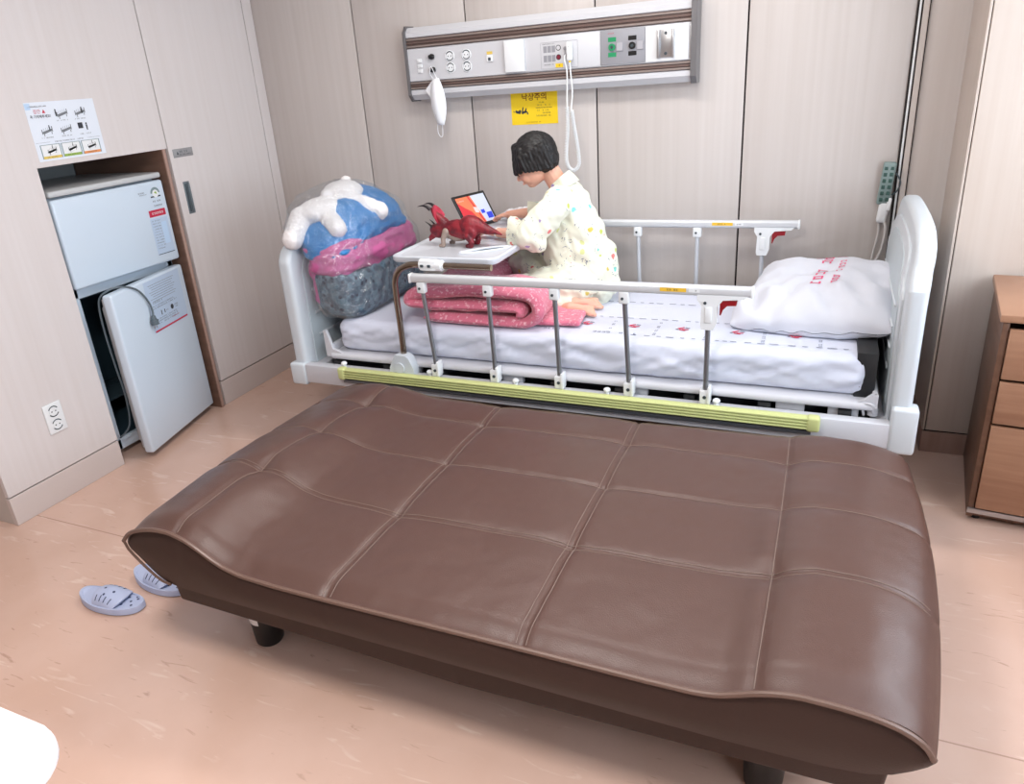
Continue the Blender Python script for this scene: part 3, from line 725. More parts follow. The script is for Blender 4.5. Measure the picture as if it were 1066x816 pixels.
# legs and casters
for x in(-1.72,-.02):
    for y in(2.52,3.08):
        b=MB(); b.bx(x-.03,x+.03,y-.03,y+.03,.11,.32,0,.005); b.cyl((x,y-.016,.055),(x,y+.016,.055),.055,1,24); b.cyl((x,y-.022,.055),(x,y+.022,.055),.02,0,14); b.bx(x-.012,x+.012,y-.026,y+.026,.05,.12,0,.004)
        b.build('caster_leg',[M_bedf,M_black],bed)
M_postw=mat('post_white',(205,208,214),.3,metal=.2)
def side_rail(y,sg,tops,bots,x0,x1,zc,latch):
    """sg=-1 : brackets face the room"""
    b=MB(); b.box(((x0+x1)/2,y,zc),(x1-x0,.030,.034),0,None,.011,4)
    b.box((x0+.004,y,zc),(.010,.032,.036),1,None,.004,2); b.box((x1-.004,y,zc),(.010,.032,.036),1,None,.004,2)
    rl=b.build('side_rail',[M_railal,M_white],bed)
    b=MB()
    xa=latch[1]; rect(b,(xa,y-.0152,zc+.002),WX,UZ,0,0,.085,.013,0,.0006); scrib(b,(xa,y-.0152,zc+.002),WX,UZ,.0,0,.04,.007,1,.001)
    rect(b,(xa+.068,y-.0152,zc+.002),WX,UZ,0,0,.035,.013,2,.0006); scrib(b,(xa+.068,y-.0152,zc+.002),WX,UZ,0,0,.02,.006,1,.001)
    b.build('rail_sticker',[mat('sticker_amber',(236,190,60),.5),M_ink,M_white],rl)
    for i,(xt,xb) in enumerate(zip(tops,bots)):
        b=MB(); last=(i==len(tops)-1)
        b.tube([(xb,y,.425),(xt,y,zc-.02)],.0088,0,10)
        b.box((xb,y,.43),(.034,.034,.05),1,None,.004,2); b.cyl((xb,y-.020,.432),(xb,y-.015,.432),.006,2,10)
        b.box((xb+.014,y-.004,.44),(.010,.040,.06),1,None,.003,2)
        if not last:
            b.box((xt,y,zc-.036),(.036,.026,.044),1,None,.006,3); b.cyl((xt-.004,y-.016,zc-.038),(xt-.004,y-.012,zc-.038),.005,2,10)
        else:
            b.plate([(-.035,-.012),(.12,-.012),(.11,-.022),(.045,-.028),(.028,-.05),(.028,-.105),(.018,-.13),(-.020,-.13),(-.024,-.115),(-.022,-.05),(-.035,-.03)],(xt,y+.012,zc),(1,0,0),(0,0,1),.026,1)
            b.cyl((xt-.010,y-.018,zc-.038),(xt-.010,y-.013,zc-.038),.005,2,10); b.bx(xt-.010,xt+.012,y-.017,y-.013,zc-.105,zc-.052,1,.001)
        b.build('rail_post',[M_post if y<3 else M_postw,M_white,M_greyd],rl)
    xt=tops[-1]; b=MB(); b.plate([(.036,-.028),(.088,-.028),(.086,-.044),(.058,-.046),(.046,-.060),(.040,-.078),(.036,-.078)],(xt,y+.008,zc),(1,0,0),(0,0,1),.020,0); b.build('release_latch',M_redl,rl)
    return rl
side_rail(2.350,-1,[-1.383,-1.107,-.85,-.60,-.322],[-1.356,-1.102,-.843,-.585,-.323],-1.43,-.186,.802,(0,-.435))
side_rail(3.250,-1,[-1.27,-1.015,-.765,-.505,-.235],[-1.25,-1.0,-.755,-.505,-.235],-1.33,-.094,.832,(0,-.40))

# mattress in a printed fitted sheet
def mdisp(p,n):
    d=V((0,0,0)); side=1-abs(n.z)
    if side>.05:
        a=nz((p.x*1.0,p.y,p.z*6+p.x*1.5),3.1)*.012+nz((p.x*2.2,p.y*2,p.z*12-p.x*5),3.3,9)*.014+nz((p.x*5,p.y*5,p.z*34+p.x*14),1.6,4)*.009
        d+=n*a*side*(.35 if abs(n.x)>.6 else 1)
    else: d+=V((0,0,nz(p,7)*.0015))
    return d
M_sheet=mat('sheet_cotton',(206,210,226),.75,bump=('n',25,.12,.004),sheen=.2)
M_pblue=mat('print_blue_grey',(96,104,128),.8); M_pred=mat('print_red',(205,60,90),.8)
b=MB(); rbox(b,(-.845,2.805,.517),(2.02,.80,.136),.042,(90,34,8),0,mdisp)
ZT=.5868
OT=V((0,0,ZT)); rr=random.Random(11)
def trow(y,x0,x1,h,m):
    x=x0
    while x<x1:
        n=rr.randint(2,6); scrib(b,OT,(1,0,0),(0,1,0),x+n*h*.5,y,n*h,h,m,.0004,rr); x+=n*h+h*.8
def tdash(y,x0,x1):
    x=x0
    while x<x1:
        w_=rr.uniform(.012,.03); rect(b,OT,(1,0,0),(0,1,0),x,y+rr.uniform(-.001,.001),w_,.0045,1,.0004); x+=w_+rr.uniform(.012,.03)
def bird(cx,cy,s,fl=1):
    for pts in ([(-1,.2),(0,1),(.25,.8),(-.5,-.1)],[(-.2,0),(1,.1),(.9,-.25),(-.1,-.35)],[(-.5,-.2),(.6,-.5),(.4,-.8),(-.6,-.5)]):
        poly(b,OT,(1,0,0),(0,1,0),[(cx+fl*x*s,cy+y*s) for x,y in pts],2,.0004)
    poly(b,OT,(1,0,0),(0,1,0),[(cx+fl*x*s,cy+y*s) for x,y in[(.3,.9),(1.1,.7),(1.0,.5),(.3,.6)]],1,.0004)
    poly(b,OT,(1,0,0),(0,1,0),[(cx+fl*x*s,cy+y*s) for x,y in[(-1.2,-.1),(-.8,-.1),(-.7,-.4),(-1.1,-.4)]],1,.0004)
tdash(2.475,-.60,.13); trow(2.485,-.95,-.62,.017,1)
tdash(2.66,-.9,-.05); trow(3.135,-1.0,-.2,.018,1); tdash(3.02,-.5,-.1); tdash(2.86,-.95,-.4); 
for i,x in enumerate((-.80,-.62,-.44,-.25,-.06)): bird(x,2.57,.022)
for x in(-.70,-.53,-.35,-.16,.02):
    y=2.50
    while y<2.64: scrib(b,OT,(0,1,0),(-1,0,0),y,-x,.03,.012,1,.0004,rr); y+=.04
bird(-.22,3.07,.026); bird(-.75,3.06,.022)
mt=b.build('mattress',[M_sheet,M_pblue,M_pred],None,sharp=60); tag(mt,'white mattress in a printed hospital sheet, lying on the bed frame','mattress')

# pillow in a loose white case
def pillow():
    n=56; T=.090
    def prof(u,v):
        a=max(0,1-abs(u)**3.2); c_=max(0,1-abs(v)**3.2); return (a*c_)**.42
    top=[];bot=[]
    for i in range(n+1):
        r1=[];r2=[]
        for j in range(n+1):
            u=-math.cos(PI*i/n);v=-math.cos(PI*j/n); u=u*.75+.25*(2*i/n-1); v=v*.75+.25*(2*j/n-1)
            k=prof(u,v); pinch=1-.07*(abs(u)**2)*(1-abs(v)**2)-.0
            x=u*.255*(1-.06*(1-abs(u))*abs(v)**2); y=v*.27*(1-.05*abs(u)**1.5)
            w_=nz((u*2.2,v*2.2,1),1.5)*.016+nz((u*5+v*3,v*4,2),1.2)*.008
            z=T*k*1.0+ w_*k
            # slack hem near the lower left corner
            sl=math.exp(-((u+.66)**2*5+(v+.50)**2*5)); z+=sl*(.026*math.sin(8*u+5*v)+.012*math.sin(19*u-7*v))*k**.5; x-=sl*.035; y-=sl*.02
            z+=(.010*math.sin(5*v+3*u)*max(0,-u)+.006*math.sin(14*(u+.5*v)))*k*(1 if v<.2 else .4)
            ed=1-min(1,k*1.6)
            z+=ed*nz((u*4,v*4,3),1.6)*.018
            zb=-T*.75*k+ed*nz((u*4,v*4,3),1.6)*.018+.004*0
            r1.append(V((x,y,z))); r2.append(V((x,y,min(zb,z-.002))))
        top.append(r1);bot.append(r2)
    b=MB(); rot=Euler((math.radians(9),math.radians(-4),math.radians(-9))).to_matrix(); c=V((.012,2.825,.652))
    f=lambda G:[[c+rot@p for p in r_] for r_ in G]
    b.grid(f(top));b.grid(f(bot),flip=True)
    # print running front to back on top: sits on surface
    def surf(u,v):
        i=(u+1)/2*n; j=(v+1)/2*n
        i0=min(n-1,max(0,int(i)));j0=min(n-1,max(0,int(j))); fi=i-i0;fj=j-j0
        p=(top[i0][j0]*(1-fi)+top[i0+1][j0]*fi)*(1-fj)+(top[i0][j0+1]*(1-fi)+top[i0+1][j0+1]*fi)*fj
        return p
    tmp=MB(); rq=random.Random(5)
    scrib(tmp,(0,0,0),(1,0,0),(0,1,0),.50,.03,.86,.105,1,0,rq); scrib(tmp,(0,0,0),(1,0,0),(0,1,0),.40,-.13,.66,.07,1,0,rq)
    for pts in([(.90,.02),(1.08,.20),(1.16,.12),(.98,-.02)],[(.98,-.03),(1.14,-.03),(1.10,-.14),(.98,-.12)]): poly(tmp,(0,0,0),(1,0,0),(0,1,0),pts,1,0)
    vs=[c+rot@(surf(.02-v[1]*1.0,-.30+v[0]*.95)+V((0,0,.0022))) for v in tmp.v]
    b.add(vs,tmp.f,1)
    b.v=[(v[0],v[1],max(v[2],.5885)) for v in b.v]
    return b
pl=pillow().build('pillow',[mat('pillow_cotton',(208,210,220),.8,bump=('n',30,.15,.004),sheen=.2),mat('print_pink',(226,90,130),.8)],None,sharp=70); tag(pl,'plump pillow in a white case with pink printing, leaning against the headboard','pillow')

# hand control hanging on the trim beside the bed head
rc=thing('bed_hand_control','grey-green bed hand control hung on the wall trim beside the headboard','remote control',(.21,3.30,.95))
b=MB(); b.box((.206,3.305,.985),(.046,.030,.165),0,(math.radians(3),math.radians(4),0),.008,3)
for i in range(6):
    for j in range(2): 
        b.box((.196+j*.021+.0035*(i-3)*.4,3.2885,.925+i*.024),(.013,.004,.015),1,(0,math.radians(4),0),.002,2)
b.build('control_body',[mat('control_greygreen',(130,148,146),.4),mat('control_button',(52,84,78),.45)],rc)
b=MB(); b.box((.205,3.312,.872),(.036,.034,.085),0,(math.radians(4),math.radians(5),0),.010,3); b.box((.222,3.298,.905),(.016,.020,.05),0,(0,math.radians(5),0),.005,2); b.build('holder_cup',M_white,rc)
b=MB(); b.tube(smooth([(.228,3.305,1.03),(.245,3.302,1.01),(.254,3.30,.985),(.245,3.302,.955),(.228,3.305,.94)],6),.003,0,8); b.build('hanging_hook',M_greyd,rc)
b=MB(); b.tube(smooth([(.212,3.305,.84),(.222,3.30,.80),(.215,3.30,.72),(.19,3.31,.64),(.17,3.315,.55),(.15,3.30,.47)],7),.0055,0,8); b.tube(smooth([(.196,3.31,.835),(.198,3.315,.78),(.188,3.315,.70),(.18,3.32,.60)],7),.0042,0,8); b.build('cable',mat('cable_grey',(196,192,190),.5),rc)
# ================================================================== OVERBED TABLE
tb=thing('overbed_table','white swing-over bed table on a bent chrome tube, across the foot half of the bed','table',(-1.51,2.36,.48))
b=MB(); b.tube(smooth([(-1.508,2.362,.475),(-1.508,2.362,.60),(-1.510,2.362,.74),(-1.505,2.362,.79),(-1.485,2.364,.825),(-1.450,2.368,.843),(-1.41,2.372,.848),(-1.30,2.376,.846),(-1.10,2.380,.843)],7),.0125,0,14); b.build('support_tube',mat('tube_bronze_chrome',(150,138,126),.18,metal=1),tb)
b=MB(); b.cyl((-1.392,2.376,.850),(-1.300,2.376,.846),.021,0,20); b.box((-1.355,2.375,.848),(.07,.036,.040),0,None,.006); b.cyl((-1.300,2.376,.846),(-1.292,2.376,.846),.016,0,18)
for x in(-1.375,-1.345): b.box((x,2.352,.848),(.012,.006,.010),1,None,.001)
b.build('pivot_clamp',[M_white,M_greyd],tb)
b=MB()
def rrect(x0,x1,y0,y1,r,k=6):
    P=[]
    for cx,cy,a in((x1-r,y0+r,-PI/2),(x1-r,y1-r,0),(x0+r,y1-r,PI/2),(x0+r,y0+r,PI)):
        for i in range(k+1): P.append((cx+r*math.cos(a+PI/2*i/k),cy+r*math.sin(a+PI/2*i/k)))
    return P
tx0,tx1,ty0,ty1=-1.545,-1.095,2.405,3.20
out=rrect(tx0,tx1,ty0,ty1,.035); 
def inset(P,d):
    cx=(tx0+tx1)/2;cy=(ty0+ty1)/2;wx=(tx1-tx0)/2;wy=(ty1-ty0)/2
    return [(cx+(x-cx)*(1-d/wx),cy+(y-cy)*(1-d/wy)) for x,y in P]
rings=[(inset(out,.02),.842),(inset(out,.004),.845),(out,.852),(out,.866),(inset(out,.003),.8695),(inset(out,.010),.8705),(inset(out,.016),.8670),(inset(out,.022),.8655)]
n=len(out); vs=[];fs=[]
for P,z in rings: vs+=[(x,y,z) for x,y in P]
for i in range(len(rings)-1):
    for j in range(n): fs.append((i*n+j,i*n+(j+1)%n,(i+1)*n+(j+1)%n,(i+1)*n+j))
fs.append(tuple(range(n-1,-1,-1))); fs.append(tuple(range((len(rings)-1)*n,len(rings)*n)))
b.add(vs,fs)
# moulded pen groove
ov=[]; 
for i in range(28):
    a=2*PI*i/28; x=.105*math.cos(a); y=.026*math.sin(a); r_=math.radians(38); ov.append((-1.200+x*math.cos(r_)-y*math.sin(r_),2.555+x*math.sin(r_)+y*math.cos(r_),.8668))
b.tube(ov,.0045,0,8,closed=True)
a_=V((-1.255,2.50,.8665)); c_=V((-1.145,2.605,.8665)); b.tube([a_,a_*.5+c_*.5,c_],[.001,.0045,.001],1,8)
b.build('table_top',[mat('table_white',(208,212,220),.3,coat=.2),M_cord],tb)
b=MB(); b.bx(-1.50,-1.14,2.46,3.15,.828,.843,0,.004); b.build('under_frame',M_bedf,tb)
ZB=.8668

# crumpled white plastic bag at the far end of the table
def cr(p,n): return n*(noise.noise(p*26)*.012+noise.noise(p*60)*.006)
wb=blob([('e',(-1.27,3.12,ZB+.028),(.10,.045,.030)),('e',(-1.20,3.14,ZB+.026),(.06,.04,.028)),('c',(-1.33,3.12,ZB+.03),(-1.40,3.10,ZB+.012),.012,.008)],.004,3,cr)
for i,v in enumerate(wb.v):
    if v[2]<ZB+.0005: wb.v[i]=(v[0],v[1],ZB+.0005)
o=wb.build('crumpled_plastic_bag',mat('plastic_white_thin',(236,236,242),.25,coat=.3)); tag(o,'small crumpled white plastic bag on the far end of the bed table','plastic bag')

# tablet leaning back on its stand
tl=V((.066,.190,0)).normalized(); upv=(V((-tl.y,tl.x,0))*.52+V((0,0,.854))).normalized(); 
base=V((-1.405,2.985,ZB+.003)); nrm=tl.cross(upv).normalized()
tabl=thing('tablet','tablet with a black frame and a colourful lit screen, leaning back on the bed table','tablet',tuple(base))
tw,thh=.205,.160
RT=Matrix((tl,upv,nrm)).transposed(); cen=base+upv*(thh/2)
b=MB(); b.box(cen,(tw,thh,.009),0,RT,.004,3)
b.build('case',mat('tablet_black',(24,26,30),.35),tabl)
M_s=[mat('scr_bg',(196,204,226),.3,emit=(196,204,226),es=.35),mat('scr_orange',(226,120,84),.3,emit=(226,120,84),es=.35),mat('scr_red',(200,50,60),.3,emit=(200,50,60),es=.35),mat('scr_blue',(40,60,200),.3,emit=(40,60,200),es=.5),mat('scr_pale',(226,200,200),.3,emit=(226,200,200),es=.35)]
b=MB(); F=cen+nrm*.0047
rect(b,F,tl,upv,0,0,tw-.026,thh-.026,0,.0002)
a=(tw-.026)/2;h=(thh-.026)/2
poly(b,F,tl,upv,[(-a,h),(-a,-h),(a*.35,-h),(a*.02,h)],1,.0004)
poly(b,F,tl,upv,[(-a,h*.7),(-a,-h),(a*.05,-h),(-a*.3,-h*.1),(-a*.6,h*.2)],2,.0006)
poly(b,F,tl,upv,[(-a*.1,h*.2),(a*.2,h*.1),(a*.15,-h*.3),(-a*.1,-h*.2)],4,.0008)
poly(b,F,tl,upv,[(-a*.2,h),(-a*.1,h),(a*.3,-h),(a*.2,-h)],2,.0007)
rect(b,F,tl,upv,a*.42,-h*.25,.022,.018,3,.0008); rect(b,F,tl,upv,a*.78,-h*.6,.034,.030,3,.0008); scrib(b,F,tl,upv,-a*.7,h*.75,.04,.006,4,.0009)
b.build('screen',M_s,tabl)
b=MB(); st0=cen-nrm*.006; st1=V((base.x-.115,base.y+.04,ZB+.003)); b.box((st0+st1)/2+V((0,0,0)),((st1-st0).length,.09,.003),0,rotmx(st1-st0,nrm),.001,1); b.build('stand_flap',mat('tablet_black'),tabl)

# toy horned dinosaur
DY=2.615
def D(x,y,z): return V((x,DY+y,z+ZB-.86))
prims=[('e',D(-1.330,0,.925),(.075,.034,.040),(0,.1,0)),('e',D(-1.285,0,.940),(.052,.038,.042)),('e',D(-1.375,0,.928),(.045,.028,.032)),
 ('c',D(-1.26,0,.945),D(-1.215,.0,.925),.030,.019),('c',D(-1.215,0,.925),D(-1.180,0,.917),.019,.010),('c',D(-1.180,0,.917),D(-1.150,-.006,.908),.010,.003),
 ('c',D(-1.385,0,.93),D(-1.425,0,.928),.028,.024),('e',D(-1.435,0,.918),(.035,.024,.027),(0,.5,0)),('c',D(-1.405,0,.950),D(-1.438,0,.985),.024,.013),('c',D(-1.438,0,.985),D(-1.450,0,1.005),.013,.008),('c',D(-1.445,0,.908),D(-1.468,0,.890),.016,.010),('c',D(-1.468,0,.892),D(-1.474,0,.880),.009,.005)]
for s in(-1,1):
    prims+=[('e',D(-1.282,s*.024,.922),(.030,.018,.036),(0,-.3,0)),('c',D(-1.285,s*.030,.905),D(-1.270,s*.032,.880),.017,.011),('c',D(-1.270,s*.032,.880),D(-1.276,s*.033,.868),.011,.012),('c',D(-1.276,s*.033,.867),D(-1.290,s*.034,.866),.0105,.008)]
body=blob(prims,.0022,3,lambda p,n: n*(noise.noise(p*300)*.0007))
dn=thing('toy_dinosaur','dark red toy horned dinosaur with grey forelegs, standing on the bed table','toy',tuple(D(-1.33,0,.86)))
M_din=mat('dino_red',(132,24,38),.45,var=((92,12,28),(30,30,30),3,.45,.6)); M_ding=mat('dino_grey',(150,132,122),.55); M_horn=mat('dino_horn',(30,22,26),.35); M_frill=mat('dino_frill',(188,52,74),.45,var=((140,24,44),(40,40,40),3,.4,.65))
body.build('body',M_din,dn,sharp=None)
bl=blob([('e',D(-1.345,0,.905),(.050,.024,.028)),('e',D(-1.378,0,.912),(.026,.025,.026))],.0025,3); bl.build('belly',M_ding,dn,sharp=None)
for s in(-1,1):
    sh=.014 if s>0 else 0
    fl_=blob([('c',D(-1.385+sh,s*.022,.920),D(-1.398+sh,s*.030,.892),.016,.010),('c',D(-1.398+sh,s*.030,.892),D(-1.398+sh,s*.031,.870),.010,.009),('c',D(-1.398+sh,s*.031,.867),D(-1.411+sh,s*.032,.865),.009,.007)],.0022,3); fl_.build('foreleg',M_ding,dn,sharp=None)
fr_=MB(); NU=16
def frp(t,side,back=0):
    # raised neck frill fan
    a=side; R0=.024; R1=.088*(1-.28*abs(a))
    r_=R0+(R1-R0)*t
    ang_=a*.95
    c=D(-1.418,0,.935); up_=V((-.42,0,.91)); sd=V((0,1,0)); bk=up_.cross(sd)
    return c+up_*math.cos(ang_)*r_+sd*math.sin(ang_)*r_*.8+V((.91,0,.42))*(.010*t*t+.004+back)
G=[[frp(i/8,j/8.-1) for j in range(17)] for i in range(9)]; G2=[[frp(i/8,j/8.-1,.005) for j in range(17)] for i in range(9)]
fr_.grid(G);fr_.grid(G2,flip=True)
ringA=[G[0][j] for j in range(17)]+[G[i][16] for i in range(1,9)]+[G[8][j] for j in range(15,-1,-1)]+[G[i][0] for i in range(7,0,-1)]
ringB=[G2[0][j] for j in range(17)]+[G2[i][16] for i in range(1,9)]+[G2[8][j] for j in range(15,-1,-1)]+[G2[i][0] for i in range(7,0,-1)]
k=len(ringA); fr_.add(ringA+ringB,[(i,(i+1)%k,k+(i+1)%k,k+i) for i in range(k)])
fr_.build('frill',M_frill,dn)
def horn(pts,r0): 
    b=MB(); P=smooth(pts,6); b.tube(P,[r0*(1-.93*i/(len(P)-1)) for i in range(len(P))],0,10); b.build('horn',M_horn,dn)
for s in(-1,1):
    horn([D(-1.448,s*.020,1.008),D(-1.462,s*.024,1.020),D(-1.480,s*.026,1.024),D(-1.502,s*.028,1.020)],.0085)
    horn([D(-1.448,s*.012,.928),D(-1.458,s*.016,.945),D(-1.478,s*.020,.960)],.007)


# ================================================================== CLEAR BAG OF BEDDING WITH A PLUSH TOY
def bagdisp(k,f): return lambda p,n: n*(noise.noise(p*f)*k+noise.noise(p*f*2.7)*k*.4)
SECS=[(.592,-1.84,.115,2.72,.315),(.64,-1.845,.130,2.72,.335),(.75,-1.85,.133,2.715,.340),(.85,-1.855,.130,2.70,.335),(.92,-1.88,.148,2.69,.330),(.98,-1.915,.160,2.69,.300),(1.04,-1.945,.145,2.69,.240),(1.08,-1.950,.105,2.70,.165),(1.11,-1.950,.02,2.70,.04)]
def sec(z):
    zs=[s[0] for s in SECS]
    return [float(np.interp(z,zs,[s[k] for s in SECS])) for k in(1,2,3,4)]
def loft(mb,z0,z1,nr,scale,fold,seed,roll=.03,zf=None,na=110,amp=.008):
    G=[]
    for i in range(nr+1):
        t=i/nr; z=z0+(z1-z0)*(.5-.5*math.cos(PI*t)); cx,ax,cy,ay=sec(z)
        e=min(z-z0,z1-z)/roll; e=1 if e>=1 else math.sqrt(max(0,1-(1-e)**2)); ins=(1-e)*roll
        row=[]
        for j in range(na):
            a=2*PI*j/na; ca,sa=math.cos(a),math.sin(a); ex=.62
            r_=(ax*scale-ins,ay*scale-ins); r_=(max(.005,r_[0]),max(.005,r_[1]))
            p=V((cx+r_[0]*math.copysign(abs(ca)**ex,ca),cy+r_[1]*math.copysign(abs(sa)**ex,sa),z))
            n=V((ca,sa,0)); q=V((p.x*9,p.y*9,p.z*fold))
            p+=n*(noise.noise(q+V((seed,0,0)))*amp*1.4+noise.noise(q*2.6+V((0,seed,0)))*amp*.7-amp*.5)
            if zf: p.z+=zf(p.x,p.y)
            if p.z<.935 and p.x<-1.983: p.x=-1.983
            p.z=max(p.z,.5915)
            row.append(p)
        row.append(row[0]); G.append(row)
    mb.grid(G)
    for r_ in(G[0],G[-1]): 
        c=V((0,0,0)); 
        for p in r_[:-1]: c+=p
        c/=na; mb.add(r_[:-1]+[c],[(k,(k+1)%na,na) for k in range(na)])
def cush_fn(m,N,L,b,tc):
    v=N.new('ShaderNodeTexVoronoi'); v.inputs['Scale'].default_value=30; L.new(tc.outputs['Object'],v.inputs[0])
    n=N.new('ShaderNodeTexNoise'); n.inputs['Scale'].default_value=30; n.inputs['Detail'].default_value=3; L.new(tc.outputs['Object'],n.inputs[0])
    r=N.new('ShaderNodeValToRGB'); r.color_ramp.elements[0].position=.44; r.color_ramp.elements[0].color=lin((70,90,108)); r.color_ramp.elements[1].position=.56; r.color_ramp.elements[1].color=lin((100,126,142))
    L.new(n.outputs['Fac'],r.inputs[0])
    lt=N.new('ShaderNodeMath'); lt.operation='LESS_THAN'; lt.inputs[1].default_value=.26; L.new(v.outputs['Distance'],lt.inputs[0])
    x=N.new('ShaderNodeMix'); x.data_type='RGBA'; L.new(lt.outputs[0],x.inputs[0]); L.new(r.outputs[0],x.inputs[6]); x.inputs[7].default_value=lin((46,60,80)); L.new(x.outputs[2],b.inputs['Base Color'])
M_cush=mat('cushion_pattern',(70,90,108),.8,fn=cush_fn)
wavez=lambda k,s: (lambda x,y: k*noise.noise(V((x*5,y*5,s)))+.0)
b=MB(); loft(b,.592,.792,22,.985,7,3.,.035,wavez(.02,1),amp=.006)
o=b.build('patterned_cushion',M_cush,None,sharp=70); tag(o,'dark slate-blue patterned cushion at the bottom of the clear bag','cushion')
M_pinkc=mat('comforter_pink',(196,96,150),.7,bump=('n',40,.3,.006))
b=MB(); loft(b,.770,.905,22,.985,26,8.,.04,wavez(.03,2),amp=.014)
rbox(b,(-1.86,2.455,.74),(.20,.10,.22),.045,(8,8,10),0,bagdisp(.012,12)); 
o=b.build('pink_comforter',M_pinkc,None,sharp=70); tag(o,'folded pink comforter in the middle of the clear bag','comforter')
M_bluec=mat('cover_blue',(20,118,184),.45,bump=('n',30,.5,.008))
def bz(x,y): return .035*noise.noise(V((x*4,y*4,5)))-.05*smoothstep(2.62,2.45,y)
b=MB(); loft(b,.882,1.065,24,.97,22,5.,.05,bz,amp=.016)
o=b.build('blue_cover',M_bluec,None,sharp=70); tag(o,'shiny blue cover folded near the top of the clear bag, under the white plush','bed cover')
fuzz=lambda p,n: n*(noise.noise(p*90)*.003+noise.noise(p*230)*.0015)
pb=blob([('e',(-1.955,2.58,1.015),(.095,.145,.055)),('e',(-1.945,2.72,1.065),(.085,.10,.052)),('c',(-1.90,2.66,1.04),(-1.80,2.70,1.000),.048,.044),('e',(-1.775,2.720,.985),(.043,.044,.042)),('c',(-1.90,2.52,1.00),(-1.825,2.475,.965),.042,.038),('e',(-1.818,2.47,.958),(.036,.038,.034)),('c',(-1.99,2.47,1.0),(-1.985,2.385,.93),.05,.042),('e',(-1.97,2.79,1.105),(.024,.026,.022)),('e',(-1.96,2.62,1.075),(.022,.024,.020))],.006,3,fuzz)
o=pb.build('plush_toy',mat('plush_white',(232,226,226),.95,bump=('n',220,.5,.003),sheen=.4),None,sharp=None); tag(o,'fluffy white plush animal lying at the top of the clear bag of bedding','plush toy')
def film_fn(m,N,L,b,tc):
    t=N.new('ShaderNodeBsdfTransparent'); t.inputs[0].default_value=(.95,.97,.98,1)
    g=N.new('ShaderNodeBsdfGlossy'); g.inputs['Roughness'].default_value=.09
    d=N.new('ShaderNodeBsdfDiffuse'); d.inputs[0].default_value=(.8,.82,.85,1)
    n=N.new('ShaderNodeTexNoise'); n.inputs['Scale'].default_value=16; n.inputs['Detail'].default_value=5; n.inputs['Distortion'].default_value=1.5; L.new(tc.outputs['Object'],n.inputs[0])
    bp=N.new('ShaderNodeBump'); bp.inputs['Strength'].default_value=1; bp.inputs['Distance'].default_value=.035; L.new(n.outputs['Fac'],bp.inputs['Height']); L.new(bp.outputs[0],g.inputs['Normal'])
    x=N.new('ShaderNodeMixShader'); x.inputs[0].default_value=.15; L.new(t.outputs[0],x.inputs[1]);L.new(g.outputs[0],x.inputs[2])
    y=N.new('ShaderNodeMixShader'); y.inputs[0].default_value=.03; L.new(x.outputs[0],y.inputs[1]);L.new(d.outputs[0],y.inputs[2]); L.new(y.outputs[0],N['Material Output'].inputs['Surface'])
M_film=mat('clear_film',fn=film_fn)
b=MB()
SECS=[(.591,-1.84,.120,2.72,.325),(.64,-1.845,.138,2.72,.345),(.75,-1.85,.140,2.715,.352),(.85,-1.858,.138,2.70,.348),(.92,-1.885,.160,2.69,.345),(.98,-1.915,.178,2.69,.325),(1.04,-1.942,.160,2.69,.262),(1.085,-1.950,.122,2.685,.185),(1.112,-1.950,.075,2.70,.11),(1.125,-1.95,.02,2.70,.03)]
loft(b,.5905,1.125,80,1.0,9,14.,.02,None,170,.017)
o=b.build('clear_plastic_bag',M_film,None,sharp=70); tag(o,'large clear plastic bag stuffed with bedding, standing on the mattress against the footboard','plastic bag')

# ================================================================== PINK QUILT, folded over itself
def quilt_fn(m,N,L,b,tc):
    n=N.new('ShaderNodeTexNoise'); n.inputs['Scale'].default_value=75; n.inputs['Detail'].default_value=4; L.new(tc.outputs['Object'],n.inputs[0])
    lt=N.new('ShaderNodeMapRange'); lt.inputs[1].default_value=.55; lt.inputs[2].default_value=.68; L.new(n.outputs['Fac'],lt.inputs[0])
    x=N.new('ShaderNodeMix'); x.data_type='RGBA'; x.inputs[6].default_value=lin((216,116,140)); x.inputs[7].default_value=lin((242,196,206)); L.new(lt.outputs[0],x.inputs[0]); L.new(x.outputs[2],b.inputs['Base Color'])
    t=N.new('ShaderNodeTexNoise'); t.inputs['Scale'].default_value=55; L.new(tc.outputs['Object'],t.inputs[0])
    bp=N.new('ShaderNodeBump'); bp.inputs['Strength'].default_value=.5; bp.inputs['Distance'].default_value=.006; L.new(t.outputs['Fac'],bp.inputs['Height']); L.new(bp.outputs[0],b.inputs['Normal'])
M_quilt=mat('quilt_pink',(222,122,146),.85,sheen=.3,fn=quilt_fn)
b=MB()
pth=[(-1.44,.613),(-1.30,.610),(-1.15,.607),(-1.04,.607),(-.995,.615),(-.962,.640),(-.955,.672),(-.972,.704),(-1.01,.722),(-1.10,.728),(-1.22,.726),(-1.35,.716),(-1.46,.704),(-1.505,.692),(-1.515,.676),(-1.495,.663),(-1.42,.662),(-1.30,.664),(-1.18,.667),(-1.08,.672),(-1.035,.670),(-1.022,.655),(-1.035,.643)]
pp=[(p.x,p.z) for p in smooth([(x,0,z) for x,z in pth],5)]
T2=.0225; NY=20; yq0,yq1=2.430,2.66
